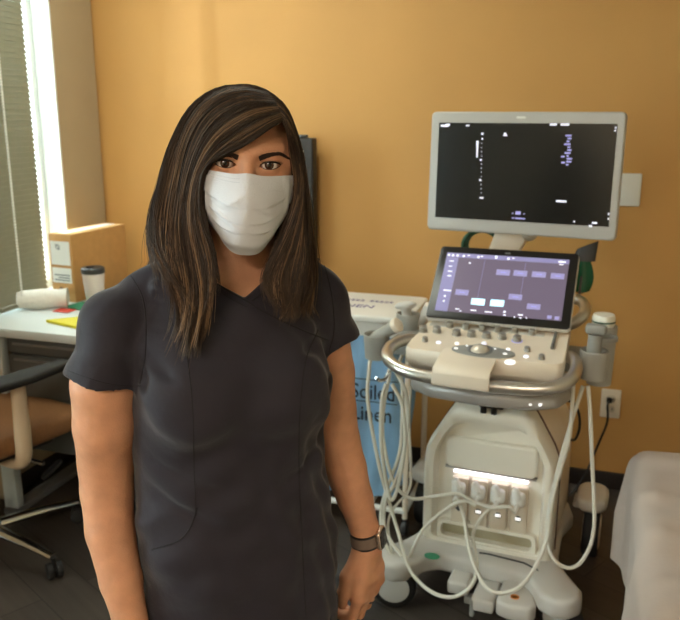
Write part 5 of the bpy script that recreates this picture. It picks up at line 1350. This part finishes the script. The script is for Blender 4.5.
ish = ((hl > .83))[:, None]; amt = np.clip(RNG.normal(.55, .25, (S_, 1)), 0.1, 1)
colr = np.where(ish, colr*(1-amt)+lite*amt, colr)
colv = np.repeat(colr[:, None, :], NS_, 1)
# the lengths are a shade lighter than the roots
gro = np.interp(SEGK, [0, .25, .75, 1], [.75, .9, 1.3, 1.9])[None, :, None]; colv = colv*gro
colv = np.repeat(colv[:, :, None, :], n3, 2).reshape(-1, 3)
# under-layer: a closed sheet just beneath the strands
UG = 120; US_ = np.array([inward(guide(i/UG).copy(), (.0125*np.minimum(1, SEGK*5+.25))[:, None]) for i in range(UG+1)])
k_ = np.linspace(0, .90, NS_); US_ = np.stack([np.stack([np.interp(k_, SEGK, q[:, i]) for i in range(3)], 1) for q in US_])
UV = clear(US_.reshape(-1, 3)).reshape(UG+1, NS_, 3)
o0 = len(V); V = np.concatenate([V, UV.reshape(-1, 3)]); iu = np.arange(UG)[:, None]*NS_+np.arange(NS_-1)[None, :]
F2 = np.stack([iu, iu+NS_, iu+NS_+1, iu+1], -1).reshape(-1, 4)+o0
F = np.concatenate([F, F2]); colv = np.concatenate([colv, np.tile(dark*.8, (UV.shape[0]*NS_, 1))])
hme = mesh_np('hair', V, F)
if len(hme.vertices) == len(colv):
    ca = hme.color_attributes.new('strand_tone', 'FLOAT_COLOR', 'POINT'); ca.data.foreach_set('color', np.concatenate([colv, np.ones((len(colv), 1))], 1).astype(np.float32).ravel())
hm_ = bpy.data.materials.new('hair'); hm_.use_nodes = True; nt = hm_.node_tree; b_ = nt.nodes['Principled BSDF']
at_ = nt.nodes.new('ShaderNodeAttribute'); at_.attribute_name = 'strand_tone'; nt.links.new(at_.outputs['Color'], b_.inputs['Base Color'])
b_.inputs['Roughness'].default_value = 0.5; b_.inputs['Specular IOR Level'].default_value = 0.28
HAIR = obj('hair', hme, hm_, PERSON, 'long brown hair with lighter streaks, parted at one side', angle=180)
# ================================================================ light and camera
ceiling_light(0.75, -1.0, 16, 'long ceiling light nearest the back wall', col=(0.96, 1, 0.86))
ceiling_light(1.9, -4.9, 54, 'unseen ceiling light behind the camera as front fill', col=(1, 0.87, 0.72))  # unseen fill lamp for everything that faces the camera
for ly, sy, px_, en, yw in ((-0.60, 0.30, -0.50, 70, 30), (-3.5, 1.9, VX-0.6, 62, 0)):  # second one shines through the added window onto the woman's face
    li = bpy.data.lights.new('daylight', 'AREA'); li.shape = 'RECTANGLE'; li.size = 1.6; li.size_y = sy; li.energy = en; li.color = (0.86, 0.95, 1.0)
    lo = bpy.data.objects.new('daylight', li); COL.objects.link(lo)
    lo.matrix_world = RM @ Matrix.Translation((px_, ly, 1.7)) @ Matrix.Rotation(R_(yw), 4, 'Z') @ Matrix.Rotation(R_(-90), 4, 'Y')
w = bpy.data.worlds.new('sky'); SC.world = w; w.use_nodes = True
bg_ = w.node_tree.nodes['Background']; bg_.inputs['Color'].default_value = (0.80, 1.0, 0.97, 1); bg_.inputs['Strength'].default_value = 3.5
cam = bpy.data.cameras.new('camera'); co = bpy.data.objects.new('camera', cam); COL.objects.link(co)
co.location = (0, 0, CAM_H); co.rotation_euler = (R_(90)-PITCH, 0, 0)
cam.sensor_width = 36; cam.lens = FPX/680*36; cam.clip_start = 0.02
cam.dof.use_dof = True; cam.dof.focus_distance = 1.18; cam.dof.aperture_fstop = 9.0
SC.camera = co
SC.view_settings.view_transform = 'Standard'; SC.view_settings.look = 'None'; SC.view_settings.gamma = 1; SC.view_settings.exposure = 0.0
SC.view_settings.use_curve_mapping = False
